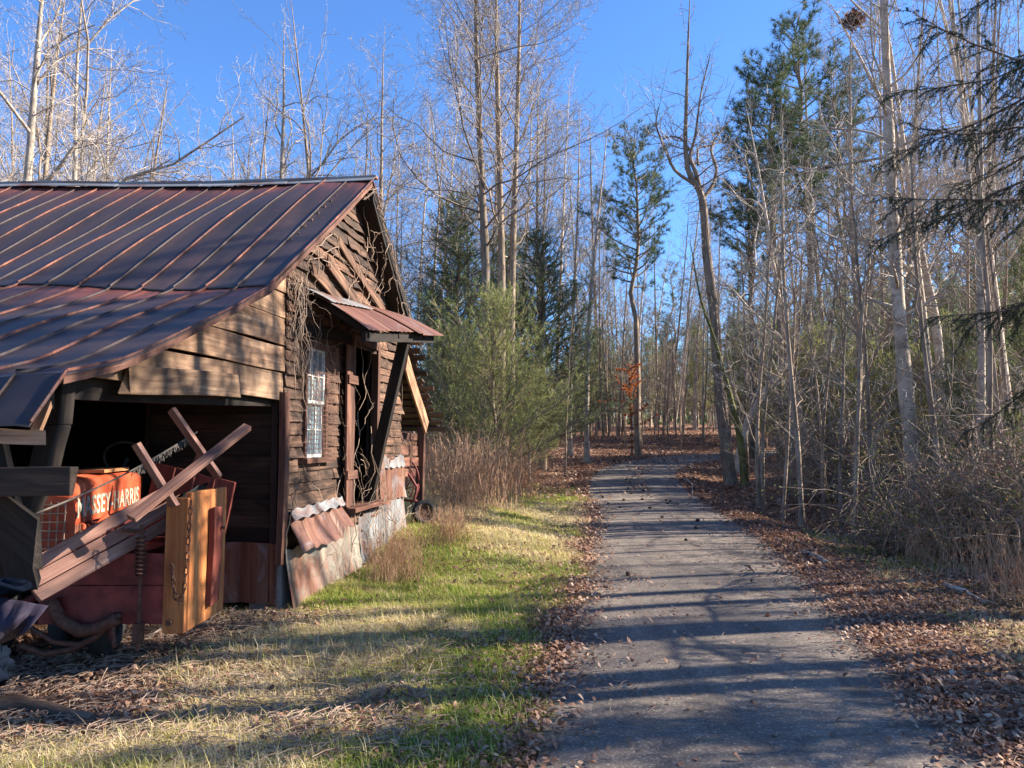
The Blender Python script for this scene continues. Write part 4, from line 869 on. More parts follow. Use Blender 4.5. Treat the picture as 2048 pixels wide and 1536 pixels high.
base = at(1838, 905, 15.5); base.z = gz(base.x, 15.5); P_ = interp(path([(1838, 1000), (1822, 850), (1806, 700), (1795, 560), (1784, 400), (1776, 220), (1770, 60), (1762, -120), (1758, -300), (1755, -480)], 15.5)); P_[:, 2] -= P_[0, 2]
deciduous('tall_tree', 'barkpale', 'twig', 41, 'tall straight pale trunk rising through the brush on the right', loc=tuple(base), pts=P_, R=.165, c0=.30, n1=40, spread=.20, ang=62, prof=1)
base = at(1905, 900, 18.5); base.z = gz(base.x, 18.5); P_ = interp(path([(1905, 960), (1885, 780), (1872, 600), (1845, 480), (1826, 380), (1812, 270), (1770, 170), (1715, 60), (1660, -40)], 18.5)); P_[:, 2] -= P_[0, 2]
deciduous('leaning_tree', 'barkpale', 'twig', 42, 'slender pale tree curving left across the tall straight trunk', loc=tuple(base), pts=P_, R=.12, c0=.3, n1=30, spread=.2, ang=50)
# multi-stemmed tree in the middle
for px, d, top, R0, lb, sd, barkn, ln in ((972, 24, -330, .17, 'left stem of the tall grey trees in front of the dark cedars', 51, 'bark', -22), (1004, 24.8, -260, .15, 'middle stem of the tall grey trees in front of the dark cedars', 52, 'barkpale', -12), (1024, 25.6, -240, .14, 'right stem of the tall grey trees in front of the dark cedars', 53, 'bark', 16)):
    base = Vector(onground(px, d)); P_ = interp(path([(px, 980), (px - 2, 760), (px, 560), (px + ln * .4, 380), (px + ln * .8, 180), (px + ln, 0), (px + ln, top)], d)); P_[:, 2] -= P_[0, 2]
    deciduous('grey_tree', 'bark', 'twig', sd, lb, loc=tuple(base), pts=P_, R=R0, c0=.36, n1=34, spread=.24, ang=52, group='tall grey trees by the cedars', prof=1)
PROT = []
specs = [dict(c0=.2, spread=.25, n1=40, ang=52, lift=.10), dict(c0=.3, spread=.22, n1=36, ang=46, lift=.09), dict(c0=.22, spread=.22, n1=38, ang=55, lift=.12, prof=1), dict(c0=.36, spread=.26, n1=30, ang=55, lift=.06),
         dict(c0=.35, spread=.15, n1=36, ang=38, lift=.14), dict(c0=.28, spread=.3, n1=28, ang=45, lift=.16, wob=.13), dict(c0=.4, spread=.17, n1=28, ang=60, lift=.05, wob=.15), dict(c0=.12, spread=.19, n1=46, ang=70, lift=.03, wob=.17), dict(c0=.52, spread=.13, n1=14, ang=50, lift=.05, lv=3), dict(c0=.16, spread=.40, n1=13, ang=36, lift=.05, wob=.13, lr=.6, dens=.8), dict(c0=.3, spread=.42, n1=10, ang=40, lift=.03, wob=.16, lr=.62, dens=.8)]
for k, sp_ in enumerate(specs):
    bk, twn = (('barkpale', 'twig'), ('bark', 'twig'), ('barkpale', 'twig'), ('bark', 'twig'))[k % 4]
    PROT.append(dict(kw=dict(R=.10 + .018 * (k % 3) + .04 * (k > 8), **sp_), bark=bk, twig=twn, seed=100 + k, obj=None))
def place(k, px, d, topy, label, group, x=None, name='bare_tree', mins=.3):
    x = (px - 1024) / F * d if x is None else x; z = gz(x, d) - .06; H = CAMZ + (880 - topy) * d / F - z; p = PROT[k]; s = max(mins, H / 16.); loc = (x, d, z)
    if p['obj'] is None:
        p['obj'] = deciduous(name, p['bark'], p['twig'], p['seed'], label, loc=loc, group=group, **p['kw']); o = p['obj']; o.rotation_euler = (0, 0, rnd.uniform(0, 6)); o.scale = (s, s, s)
    else: q_ = min(s, 1.0) * rnd.uniform(.7, 1.05); o = dup(p['obj'], loc, rnd.uniform(0, 6.28), (q_, q_, s), label, group); o.name = name; o.rotation_euler.x = rnd.gauss(0, .045); o.rotation_euler.y = rnd.gauss(0, .045)
    return o
# trees one can point at behind the barn
for px, d, ty, k, lb in ((140, 20, -160, 0, 'bright pale straight tree behind the left end of the barn roof'), (10, 19, -260, 10, 'spreading dark limbed tree at the far left edge'), (60, 27, -60, 9, 'grey tree between the left edge and the bright pale tree'),
                         (262, 26, 220, 9, 'short bushy bare tree sloping down to the open blue sky, left of the gap'), (215, 30, 90, 9, 'bare tree just left of the open blue gap above the roof'), (350, 33, 330, 9, 'lowest bare tree in the gap above the barn roof'),
                         (460, 27, 130, 9, 'narrow bare tree right of the open blue gap above the roof'), (560, 25, 30, 10, 'forked bare tree leaning left above the middle of the barn roof'), (668, 21, -20, 9, 'wide vase shaped bare tree above the barn roof near the gable peak'), (722, 28, 60, 5, 'thin bare tree just behind the gable peak')):
    place(k, px, d, ty, lb, 'bare trees behind the barn')
tx = [0, 230, 270, 360, 420, 450, 560, 760, 800, 850, 1090, 1180, 1230, 1340, 1380, 1470, 1600, 1700, 2048, 2600]; ty_ = [-100, 40, 240, 345, 320, 200, 90, 110, 200, 60, 60, 190, 300, 330, 260, 150, 60, -100, -300, -300]
def zone(n_, p0, p1, d0_, d1_, label, group, drop=(0, 220), ks=(0, 1, 2, 3, 4, 5, 6, 7, 9, 10), name='bare_tree'):
    for q in range(n_):
        px = p0 + (p1 - p0) * (q + rnd.random()) / n_; d = rnd.uniform(d0_, d1_); x = (px - 1024) / F * d
        if roaddist(x, d) < .9: continue
        place(rnd.choice(list(ks)), px, d, float(np.interp(px, tx, ty_)) + rnd.uniform(*drop), label, group, name=name)
zone(30, -40, 780, 27, 46, 'slim bare tree in the hazy row of woods behind the barn roof', 'woods behind the barn', (40, 240), (0, 2, 5, 9, 10, 9))
zone(16, 800, 1240, 30, 52, 'slim bare tree in the woods left of the road bend', 'woods left of the bend', (0, 260))
zone(18, 1150, 1460, 44, 80, 'thin bare tree on the leafy bank beyond the road bend', 'trees beyond the road bend', (0, 200), name='bank_tree')
zone(12, 1490, 2080, 18, 34, 'slender bare tree in the near woods right of the driveway', 'near woods on the right', (0, 160))
zone(17, 1440, 2100, 36, 80, 'distant bare tree deep in the woods on the right', 'deep woods on the right', (80, 420))
zone(4, 1850, 2080, 12, 16, 'thin bare tree close to the brush at the right edge', 'thin trees at the right edge', (-100, 100), (4, 6, 7))
# trees beside the photographer on the sunny side, whose shadows cross the driveway
for k, (x, y) in enumerate(((10, 6.3), (11, 7.7), (13, 8.4), (9.5, 8.3), (12, 9.7), (15, 10.4), (14, 7.2), (16, 12), (18, 8.6), (20, 11), (22, 9), (17, 5.0), (25, 13))):
    o_ = place(8 if k < 10 else (3, 6)[k % 2], 0, y, 0, 'bare tree beside the driveway on the sunny side', 'trees on the sunny side', x=x); o_.scale = (rnd.uniform(.8, 1.2),) * 2 + (rnd.uniform(.9, 1.1),)
# saplings
sap = []
for k in range(4):
    sap.append(deciduous('sapling', 'bark', 'twigdark' if k % 2 else 'twig', 200 + k, 'thin bare sapling', 'sapling', loc=onground((1130, 1560, 1700, 1250)[k], (27, 17, 14, 40)[k]), group='saplings in the undergrowth', H=5.5, R=.035, c0=.2, spread=.3, n1=16, ang=45, lv=3, lean=.05, wob=.16, tw=.004))
    sap[-1]['label'] = 'thin bare sapling growing in the undergrowth along the wood edge'
for k in range(92):
    if k < 34: px, d = rnd.uniform(1490, 2080), rnd.uniform(12, 28)
    elif k < 92: px, d = rnd.uniform(1120, 1480), rnd.uniform(40, 66)
    else: px, d = rnd.uniform(860, 1180), rnd.uniform(20, 34)
    x = (px - 1024) / F * d
    if roaddist(x, d) < 1.2: continue
    dup(sap[k % 4], (x, d, gz(x, d) - .03), rnd.uniform(0, 6.28), rnd.uniform(.7, 1.5))
# conifers
pA = conifer('pine_tree', 'pine', 301, 'pine with a bare trunk and rounded crown left of the crooked tree', 15.5, onground(1275, 36), 'tall pines')
pB = conifer('pine_tree', 'pine', 302, 'tall pine with the broadest high crown right of centre', 16.3, onground(1560, 30), 'tall pines')
dup(pB, onground(1635, 32), 2.1, 1.17, 'tallest pine whose crown touches the upper sky on the right'); dup(pA, onground(1500, 33), 1.2, .90, 'lower pine crown just right of the crooked tree')
dup(pA, onground(1690, 40), 2.2, 1.25, 'dark pine half hidden behind bare branches right of the tallest pine')
tC = conifer('pine_tree', 'thin', 303, 'thin pine', 13., onground(1350, 60), 'distant pines'); tC['label'] = 'small distant pine standing deep in the woods'
for px, d, s in ((1310, 75, .9), (1480, 55, .8), (1540, 62, 1.1), (1600, 50, .8), (1660, 58, 1.1), (1740, 46, .9), (1800, 60, 1.2), (1880, 50, 1.1), (1950, 42, 1.), (2020, 50, 1.3), (1220, 66, .9), (1130, 55, .8), (1030, 50, .9), (1430, 85, 1.2)):
    dup(tC, onground(px, d), rnd.uniform(0, 6), s)
YL = []
cA = conifer('cedar_tree', 'cedar', 311, 'dark cedar rising behind the right edge of the barn', 9.8, onground(915, 27), 'cedars'); cB = conifer('cedar_tree', 'cedar', 312, 'dark green cedar behind the grey tree stems', 9.6, onground(1085, 29), 'cedars')
dup(cB, onground(1010, 33), 3, 1.05, 'cedar partly hidden between the other two dark cedars')
for px, d, s in ((1640, 26, 1.0), (1740, 24, .9), (1830, 21, .8), (1900, 23, 1.), (1975, 20, .9), (2040, 22, 1.1), (1560, 34, 1.2), (1490, 44, 1.3), (1690, 36, 1.5), (1790, 38, 1.6), (1930, 34, 1.5), (1395, 62, 1.6), (1300, 66, 1.5), (1210, 56, 1.3), (1150, 44, 1.0), (2010, 14, .42), (1880, 15.5, .4)):
    YL.append((onground(px, d), s))
for px, d, s in ((1180, 48, .7), (1330, 70, 1.), (1395, 75, 1.1), (1475, 48, .8), (1530, 42, .8), (1585, 36, .7), (1640, 38, .8), (1700, 30, .6), (1745, 34, .8), (1800, 27, .65), (1850, 32, .8), (1905, 26, .7), (1955, 30, .9), (2000, 24, .75), (2050, 27, .9), (1770, 45, 1.1), (1890, 48, 1.2), (1620, 60, 1.2), (1500, 70, 1.2), (1250, 80, 1.1), (1160, 75, 1.1), (960, 50, .8), (860, 44, .8), (1980, 19, .55), (2060, 16, .6), (1930, 15, .42)):
    dup(rnd.choice((cA, cB)), onground(px, d), rnd.uniform(0, 6), s, 'dark cedar filling the understorey of the woods', 'understorey cedars')
dup(cA, (9, 5.6, gz(9, 5.6)), 1, .62, 'cedar on the sunny side of the driveway just outside the right edge')
yA = conifer('young_pine', 'young', 321, 'bushy yellow green young pine above the red weeds beside the barn', 4.9, onground(985, 19.5))
dup(yA, onground(1058, 24), 2, .72, 'smaller green young pine right of the bushy one, near the grass edge'); dup(yA, onground(905, 25), 4, .9, 'young pine half hidden behind the barn corner')
for p_, s in YL: dup(yA, p_, rnd.uniform(0, 6), (s * .8, s * .8, s), 'olive green young pine growing inside the woods', 'young pines in the woods')
cA.scale = (1.5, 1.5, 1.0); cB.scale = (1.45, 1.45, .95)
# orange leaved beech
bt = deciduous('beech_sapling', 'bark', 'twigdark', 221, 'small beech keeping its orange leaves beyond the bend', 'sapling', loc=onground(1262, 35), H=4.3, R=.04, c0=.35, spread=.38, n1=14, ang=68, lv=3, lift=.02, lean=.03)
g = np.random.default_rng(3); vv = np.empty(len(bt.children[1].data.vertices) * 3); bt.children[1].data.vertices.foreach_get('co', vv); vv = vv.reshape(-1, 3); vv = vv[g.integers(0, len(vv), 1300)]
V, T3, var = needles(vv, g.normal(0, 1, vv.shape), 2, .11, .08, .5, g); link('leaves', mesh_np('leaves', V, T3, M['redleaf'], None, var), bt.name)
# dark spruce reaching in from the right edge
def spruce(loc, H, seed, label):
    g = np.random.default_rng(seed); fine, cs, ds = [], [], []
    P_ = np.array([(0, 0, H * k / 8) for k in range(9)])
    for q in range(46):
        z = 2.5 + (H - 2.8) * (q + g.random()) / 46; L = 3.8 * (1 - z / H) ** .5 * g.uniform(.5, 1.1); ph = (math.pi + g.normal(0, .75)) if q % 3 else g.uniform(0, 6.28); d = np.array([math.cos(ph), math.sin(ph), .15]); pp = [np.array([0, 0, z])]
        for k in range(9): d = unit(d + g.normal(0, .09, 3) + np.array([0, 0, -.08 if k < 5 else .03])); pp.append(pp[-1] + d * L / 9)
        pp = np.array(pp); fine.append((pp, np.linspace(.018, .004, 10), 5)); m_ = int(L * 15)
        def twl(c, e, sl, lev):
            k_ = 5; tp = [c]
            for j in range(k_ - 1): e = unit(e + np.array([0, 0, -.12]) + g.normal(0, .12, 3)); tp.append(tp[-1] + e * sl / (k_ - 1))
            tp = np.array(tp); fine.append((tp, np.linspace(.0035, .0015, k_), 3)); mm = max(3, int(sl / .016))
            tq = np.linspace(.05, 1, mm) * (k_ - 1); ii = np.minimum(tq.astype(int), k_ - 2); cs.append(tp[ii] + (tp[ii + 1] - tp[ii]) * (tq - ii)[:, None]); ds.append(np.repeat(e[None], mm, 0))
            if lev:
                for j in range(3): twl(tp[1 + j], unit(e + g.normal(0, .6, 3)), sl * g.uniform(.3, .55), 0)
        for s in range(m_):
            t = .12 + .88 * (s + g.random()) / m_; f = t * 9; i = min(int(f), 8); c = pp[i] + (pp[i + 1] - pp[i]) * (f - i); a = unit(pp[i + 1] - pp[i]); side = unit(np.cross(a, [0, 0, 1])) * (1 if s % 2 else -1)
            twl(c, unit(a * .7 + side * g.uniform(.2, .9) + np.array([0, 0, g.uniform(-.7, .25)])), g.uniform(.18, .6) * (1.15 - .5 * t), 1)
    r = thing('spruce_tree', label, 'tree', loc)
    V, Q, G = tubes([(P_, np.linspace(.16, .02, 9), 10)]); link('trunk', mesh_np('trunk', V, Q, M['barkdark'], G, smooth=True), r)
    V, Q, G = tubes(fine); link('branches', mesh_np('branches', V, Q, M['barkdark'], G), r)
    cs = np.concatenate(cs); ds = np.concatenate(ds); V, T3, var = needles(cs, ds * .6, 5, .032, .006, .7, g)
    link('crown', mesh_np('crown', V, T3, M['spruce'], None, var), r)
sx_, sy_ = 6.35, 7.4; spruce((sx_, sy_, gz(sx_, sy_) - .05), 11., 77, 'dark spruce with drooping branches reaching in from the right edge')
# overhanging twigs at the top right, from a branch of a tree beside the camera
# nest
o = None
g = np.random.default_rng(91); c = np.array(at(1706, 40, 18.0)); L_ = []
for k in range(260):
    e = unit(g.normal(0, 1, 3)) * g.uniform(.03, .20); p = c + e * np.array([1, .9, .75]); q = unit(g.normal(0, 1, 3) * np.array([1, 1, .5])); ln = g.uniform(.1, .34); L_.append((np.array([p - q * ln / 2, p + g.normal(0, .02, 3), p + q * ln / 2]), np.array([.004, .005, .003]), 3))
V, Q, G = tubes(L_); o = link('leaf_nest', mesh_np('leaf_nest', V, Q, M['cone'], G)); tag(o, 'dark leaf nest high in the bare trees at the upper right', 'nest')
cc = c + g.normal(0, 1, (520, 3)) * np.array([.11, .10, .085]); V, T3, var = needles(cc, g.normal(0, 1, cc.shape), 2, .09, .06, .5, g, (0, .4)); no = mesh_np('nest_leaves', V, T3, M['leaf'], None, var); l_ = link('nest_leaves', no); l_.parent = o
#@@UNDER
# ------------------------------------------------------------------ shrubs, weeds, grass, leaves
def shrub(seed, label, loc, H=1.8, n_=46, leaf=900, group=None, lm='shrubleaf', name='brush_shrub', tangle=1.):
    g = np.random.default_rng(seed); L_ = []; tips = []
    for q in range(n_):
        ph = g.uniform(0, 6.28); a = g.uniform(.1, .75); d = np.array([math.cos(ph) * a, math.sin(ph) * a, 1]); p = np.array([g.normal(0, .22), g.normal(0, .22), 0]); L = H * g.uniform(.6, 1.25); P_ = [p]
        for k in range(8): d = unit(d + g.normal(0, .16 * tangle, 3) + np.array([math.cos(ph), math.sin(ph), 0]) * .06 - np.array([0, 0, .05 * k * tangle * .6])); P_.append(P_[-1] + d * L / 8)
        P_ = np.array(P_); L_.append((P_, np.linspace(.009, .003, 9), 4))
        for k in range(9):
            i = g.integers(2, 8); e = unit(d + g.normal(0, .8, 3) + np.array([0, 0, .3])); l2 = L * g.uniform(.12, .35); pp = np.array([P_[i], P_[i] + e * l2 * .5, P_[i] + e * l2 + g.normal(0, .04, 3)]); L_.append((pp, np.array([.0045, .0035, .0025]), 3)); tips += [pp[1], pp[2], (pp[1] + pp[2]) / 2]
    r = thing(name, label, 'shrub', loc, group); V, Q, G = tubes(L_); link('stems', mesh_np('stems', V, Q, M['vine' if seed % 2 else 'twigdark'], G), r)
    if leaf:
        tips = np.array(tips); c = tips[g.integers(0, len(tips), leaf)] + g.normal(0, .05, (leaf, 3)); V, T3, var = needles(c, g.normal(0, 1, c.shape), 1, .055, .03, .4, g); link('leaves', mesh_np('leaves', V, T3, M[lm], None, var), r)
    return bpy.data.objects[r]
sl = []
for k, (lf, lm, tn) in enumerate(((1700, 'shrubleaf', 1.2), (500, 'leaf', 1.5), (0, None, 1.4), (2600, 'shrubleaf', .9))):
    sl.append(shrub(400 + k, 'tangled brush', onground(1800 + 70 * k, 11.5 + k * .8), 1.9, 60, lf, 'brush along the right side', lm, tangle=tn)); sl[-1]['label'] = 'tangled thin stemmed brush in the thicket right of the driveway'
for k in range(86):
    d = rnd.uniform(9.5, 24); px = rnd.uniform(1540 + max(0, 15 - d) * 30, 2150); x = (px - 1024) / F * d
    if roaddist(x, d) < 2.9: continue
    dup(rnd.choice(sl), (x, d, gz(x, d) - .03), rnd.uniform(0, 6.28), rnd.uniform(.7, 1.35))
def weedclump(seed, label, loc, group):
    g = np.random.default_rng(seed); L_ = []; tips = []
    for q in range(95):
        p = np.array([g.normal(0, .42), g.normal(0, .42), 0]); d = unit(np.array([g.normal(0, .16), g.normal(0, .16), 1])); L = g.uniform(.5, 1.45); P_ = [p]
        if g.random() < .12: d = unit(d + np.array([g.normal(0, .8), g.normal(0, .8), 0]))
        for k in range(5): d = unit(d + g.normal(0, .07, 3)); P_.append(P_[-1] + d * L / 5)
        P_ = np.array(P_); L_.append((P_, np.linspace(.0055, .003, 6), 3))
        for k in range(4):
            i = g.integers(2, 6); e = unit(d + g.normal(0, .35, 3)); pp = np.array([P_[i], P_[i] + e * .1, P_[i] + e * .2]); L_.append((pp, np.array([.0035, .003, .002]), 3)); tips += [pp[1], pp[2], P_[i]]
    r = thing('weed_clump', label, 'weeds', loc, group); V, Q, G = tubes(L_); link('stems', mesh_np('stems', V, Q, M['weedstem'], G), r)
    tips = np.array(tips); c = tips[g.integers(0, len(tips), 700)]; dd = np.tile([0, 0, 1.], (700, 1)); V, T3, var = needles(c, dd, 1, .09, .012, .5, g); link('leaves', mesh_np('leaves', V, T3, M['weed'], None, var), r)
    return bpy.data.objects[r]
dry = weedclump(431, 'upright dry reddish weed clump between the barn and the woods', onground(960, 16), 'weed clumps')
for k in range(30):
    d = rnd.uniform(14, 26); px = rnd.uniform(850, 1120); x = (px - 1024) / F * d
    if roaddist(x, d) < 1.6: continue
    dup(dry, (x, d, gz(x, d) - .02), rnd.uniform(0, 6.28), rnd.uniform(.55, 1.1))
for k in range(9):
    x, y = rnd.uniform(-1.3, -.55), rnd.uniform(8.6, 12.2); x = -1.75 + .14 * (y - 7.4) + rnd.uniform(0, .5)
    o = dup(dry, (x, y, gz(x, y) - .02), rnd.uniform(0, 6), rnd.uniform(.22, .38), 'low dry twiggy weeds at the foot of the gable wall', 'weeds at the wall foot')
for px, py, s in ((1862, 1130, .45), (1930, 1100, .6), (1990, 1150, .6), (2040, 1060, .7), (1790, 1070, .45), (1700, 1050, .4), (1985, 1060, .7), (2050, 1200, .5)):
    p = gp(px, py); dup(dry, (p.x, p.y, p.z - .02), rnd.uniform(0, 6), s, 'rusty brown weeds in front of the brush on the right', 'weeds before the brush')
def blades(n_, xr, yr, dens, hlo, hhi, wd, seed, bend=.6, colf=None, power=1.):
    g = np.random.default_rng(seed); x = g.uniform(*xr, n_); y = yr[0] + (yr[1] - yr[0]) * g.random(n_) ** power; keep = g.random(n_) < dens(x, y); x, y = x[keep], y[keep]; m_ = len(x)
    z = hz(x, y); hgt = g.uniform(hlo, hhi, m_) * (.5 + .9 * vn(x, y, 1.1, 21)); ph = g.uniform(0, 6.28, m_); bd = g.uniform(.15, bend * 2, m_) * hgt; wx = np.cos(ph + 1.57) * wd / 2; wy = np.sin(ph + 1.57) * wd / 2
    cx_, cy_ = np.cos(ph), np.sin(ph); V = np.empty((m_, 5, 3))
    wy2 = g.uniform(.7, 1.4, m_); wx *= wy2; wy *= wy2
    for j, (t, wf_) in enumerate(((0, 1), (.55, .75), (1, 0))):
        px = x + cx_ * bd * t * t; py = y + cy_ * bd * t * t; pz = z - .01 + hgt * (t - .35 * t * t * (bd / hgt))
        if wf_: V[:, 2 * j] = np.stack([px - wx * wf_, py - wy * wf_, pz], 1); V[:, 2 * j + 1] = np.stack([px + wx * wf_, py + wy * wf_, pz], 1)
        else: V[:, 4] = np.stack([px, py, pz], 1)
    b_ = np.arange(m_) * 5; Q = np.stack([b_, b_ + 1, b_ + 3, b_ + 2], 1); T3 = np.stack([b_ + 2, b_ + 3, b_ + 4], 1)
    c = np.clip((colf(x, y) if colf else .5) + g.normal(0, .20, m_), 0, 1); return V.reshape(-1, 3), Q, T3, np.repeat(c, 5)
def merge(parts):
    V, Q, T3, C = [], [], [], []; b_ = 0
    for v, q, t, c in parts: V.append(v); Q.append(q + b_); T3.append(t + b_); C.append(c); b_ += len(v)
    return np.concatenate(V), [np.concatenate(Q), np.concatenate(T3)], np.concatenate(C)
def gcol(x, y): return .16 + .72 * sst(.25, .68, vn(x, y, .75, 31) * .55 + vn(x, y, 2.7, 32) * .45) 
inview = lambda x, y: (np.abs(x) < .74 * y + .6)
dn = lambda x, y: grassmask(x, y) * inview(x, y) * (.55 + .45 * (vn(x, y, 2.2, 33) > .32))
parts = [blades(420000, (-4, 4.5), (3.2, 9.5), dn, .04, .12, .0048, 1, 1.2, gcol), blades(200000, (-4, 6), (9.5, 25), dn, .05, .14, .009, 2, 1.0, gcol),
         blades(30000, (-4, 1.3), (3.2, 12), dn, .08, .19, .0040, 3, 1.5, lambda x, y: .35 + .5 * vn(x, y, 1.6, 35))]
V, Fs, C = merge(parts); me = mesh_np('grass', V, Fs, M['grass'], None, C); tag(link('grass', me), 'patchy green and straw coloured winter grass between barn and driveway', 'grass', kind='stuff')
# dry weeds as a thin scatter near the barn and along the right verge
def leaves(n_, xr, yr, dens, s0, s1, seed, power=1., lift=.0):
    g = np.random.default_rng(seed); x = g.uniform(*xr, n_); y = yr[0] + (yr[1] - yr[0]) * g.random(n_) ** power; rd = roaddist(x, y); keep = g.random(n_) < dens(x, y, rd); x, y, rd = x[keep], y[keep], rd[keep]; m_ = len(x)
    z = hz(x, y, np.maximum(rd, 0)) + .012 + np.where(rd < 0, .012, g.random(m_) * .03) + lift; ph = g.uniform(0, 6.28, m_); s = g.uniform(s0, s1, m_); asp = g.uniform(.4, .75, m_)
    a = np.stack([np.cos(ph), np.sin(ph), g.normal(0, .35, m_)], 1) * s[:, None] / 2; b_ = np.stack([-np.sin(ph), np.cos(ph), g.normal(0, .35, m_)], 1) * (s * asp)[:, None] / 2
    c = np.stack([x, y, z + np.abs(a[:, 2]) * .8], 1); cu = np.zeros((m_, 3)); cu[:, 2] = s * g.uniform(-.15, .42, m_)
    V = np.stack([c - a, c - a * .25 + b_ + cu, c - a * .25 - b_ + cu, c + a * .35 + b_ * .85 + cu * .8, c + a * .35 - b_ * .85 + cu * .8, c + a], 1).reshape(-1, 3); k = np.arange(m_) * 6
    Q = np.stack([k + 1, k + 2, k + 4, k + 3], 1); T3 = np.concatenate([np.stack([k, k + 2, k + 1], 1), np.stack([k + 3, k + 4, k + 5], 1)])
    cc = np.repeat(np.clip(g.beta(2, 2, m_) * .9 + .08 * np.sin(x), 0, 1), 6); return V, Q, T3, cc
def ldens(x, y, rd):
    edge = np.where(rd < 0, .85 * np.exp(rd / .10) + .010 + .05 * sst(24, 30, y), 1.0) * np.where(rd > .0, 1, 1)
    left = x < 1.2 + .12 * y; nz = vn(x, y, 1.6, 41)
    w_ = np.where(rd >= 0, np.where(left, np.clip(.95 * np.exp(-rd / .26) + .05 + .2 * (nz > .78), 0, 1), np.clip(.5 + .9 * np.exp(-rd / .5), 0, 1) * (.35 + .8 * nz)), edge * (.4 + nz))
    return w_ * inview(x, y) * (1 - .8 * claymask(x, y) * (y > 7.3)) + .55 * claymask(x, y) * sst(4.0, 4.6, y) * sst(7.4, 6.8, y) * inview(x, y)
mid = lambda x, y, rd: inview(x, y) * np.where(rd < 0, .12 * sst(27, 34, y) + .25 * np.exp(rd / .15) + .02 + .35 * sst(.35, .0, np.abs(rd + 1.2)) * sst(19, 23, y), np.where((x < 1.2 + .12 * y), .12 + .9 * np.exp(-rd / .35) + .6 * sst(18, 24, y), .75))
parts = [leaves(140000, (-4, 6.5), (3.2, 9), ldens, .022, .058, 5), leaves(130000, (-4, 12), (9, 20), ldens, .035, .075, 6), leaves(120000, (-14, 26), (20, 62), mid, .07, .15, 7, 1.)]
V, Fs, C = merge(parts); me = mesh_np('leaf_litter', V, Fs, M['leaf'], None, C); tag(link('leaf_litter', me), 'brown fallen leaves covering the verges and the forest floor', 'leaves', kind='stuff')
# straw, bits of stem and pine straw
g = np.random.default_rng(61); L_ = []
for k in range(8200):
    if k < 5600: x, y = g.uniform(-3.6, -.6) + .4 * g.random() ** 3, g.uniform(3.9, 7.2)
    elif k < 6900: x, y = g.uniform(2.4, 6), g.uniform(4, 12)
    else: x, y = g.uniform(0, 4), g.uniform(3.5, 12)
    rd = float(roaddist(x, y))
    if k >= 6900 and g.random() > (.9 if abs(rd) < .25 else .22): continue
    ph = g.uniform(0, 6.28); ln = g.uniform(.04, .22) * (1 if k < 6900 else .7); z = gz(x, y) + (.03 if rd > 0 else .022) + g.random() * .02; e = np.array([math.cos(ph), math.sin(ph), g.normal(0, .12 if rd > 0 else .02)])
    L_.append((np.array([[x, y, z], np.array([x, y, z]) + e * ln * .5 + [0, 0, .01], np.array([x, y, z]) + e * ln]), np.full(3, .0017 if k >= 6900 else .0024), 3))
V, Q, G = tubes(L_); tag(link('straw_litter', mesh_np('straw_litter', V, Q, M['vine'], G)), 'loose straw and broken stems strewn over clay and verge', 'straw', kind='stuff')
# pine cones on the driveway
def conemesh():
    mb = MB()
    for i in range(9):
        for j in range(8):
            t = i / 8; r = .024 * math.sin(.35 + t * 2.4); a = j * .785 + i * .4; c = Vector((math.cos(a) * r, math.sin(a) * r, .02 + (t - .5) * .0)) + Vector((0, 0, 0)); c = Vector(((t - .5) * .07, math.cos(a) * r, .026 + math.sin(a) * r)); o_ = Vector((.008, math.cos(a) * .012, math.sin(a) * .012)); s = Vector((0, -math.sin(a), math.cos(a))) * .008
            mb.add([c - s, c + s, c + s + o_, c - s + o_, c + o_ * .6 + Vector((-.006, 0, 0))], [(0, 1, 2, 3)], [(0, 0, 0)] * 5, .5, [(3, 2, 4), (0, 3, 4), (1, 4, 2)])
    mb.tube([(-.035, 0, .026), (0, 0, .026), (.035, 0, .026)], [.012, .022, .01], 8); return mb
pc = conemesh().build('pine_cone', M['cone']); tag(pc, 'dark pine cone scattered on the far stretch of driveway', 'pine cone', 'pine cones on the driveway')
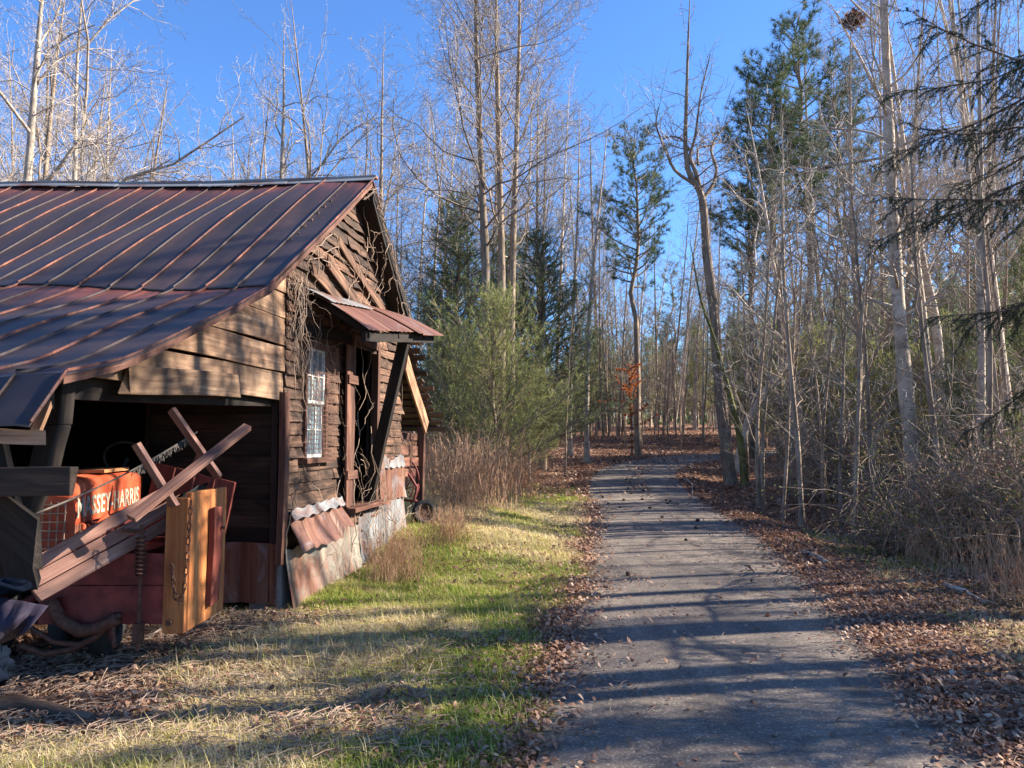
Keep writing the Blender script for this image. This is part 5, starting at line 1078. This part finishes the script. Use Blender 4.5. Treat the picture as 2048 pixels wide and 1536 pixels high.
cp = [(1160, 1004), (1205, 998), (1248, 1003), (1262, 990), (1285, 1002), (1332, 1003), (1340, 1005), (1240, 1018), (1195, 1022), (1205, 1040), (1335, 1010), (1256, 1154), (1392, 1061), (1372, 1085), (1325, 1038), (1176, 985), (1216, 1010), (1300, 1020), (1395, 1045), (1285, 985)]
for k, (px, py) in enumerate(cp):
    p = gp(px, py)
    o = pc if k == 0 else pc.copy()
    if k: COL.objects.link(o)
    s = rnd.uniform(.65, 1.); o.location = (p.x, p.y, p.z + .018); o.rotation_euler = (0, 0, rnd.uniform(0, 6)); o.scale = (s, s, s)
# far woodland mass behind everything
g = np.random.default_rng(71); L_ = []
for k in range(900):
    a = g.uniform(-.85, .95); d = g.uniform(85, 125); x = a * d; z0 = gz(x, d) - .2; H = g.uniform(5, 10) * (1.0 + .5 * (a > .2)); ln = g.normal(0, .4)
    L_.append((np.array([[x, d, z0], [x + ln, d, z0 + H * .5], [x + ln * 2, d, z0 + H]]), np.array([.13, .09, .03]), 4))
    for q in range(7):
        t = g.uniform(.25, .95); e = np.array([g.normal(0, 1.2), g.normal(0, .5), g.uniform(.6, 2)]); p = np.array([x + ln * 2 * t, d, z0 + H * t]); L_.append((np.array([p, p + e * .5, p + e]), np.array([.05, .035, .02]), 3))
V, Q, G = tubes(L_); tag(link('far_woodland', mesh_np('far_woodland', V, Q, M['twigdark'], G)), 'far off mass of bare woodland behind all the other trees', 'woodland', kind='stuff')
c = np.stack([g.uniform(-.8, .9, 9000), g.uniform(80, 120, 9000), g.uniform(0, 1, 9000) ** 1.5], 1); c[:, 0] *= c[:, 1]; hgt = 3.5 + 5 * vn(c[:, 0], c[:, 1], .12, 8); c[:, 2] = hz(c[:, 0], c[:, 1]) + c[:, 2] * hgt
V, T3, var = needles(c, np.tile([0, 0, 1.], (9000, 1)), 3, .9, .35, .8, g); tag(link('far_evergreens', mesh_np('far_evergreens', V, T3, M['cedar'], None, var)), 'far off low evergreen growth between the distant trunks', 'woodland', kind='stuff')
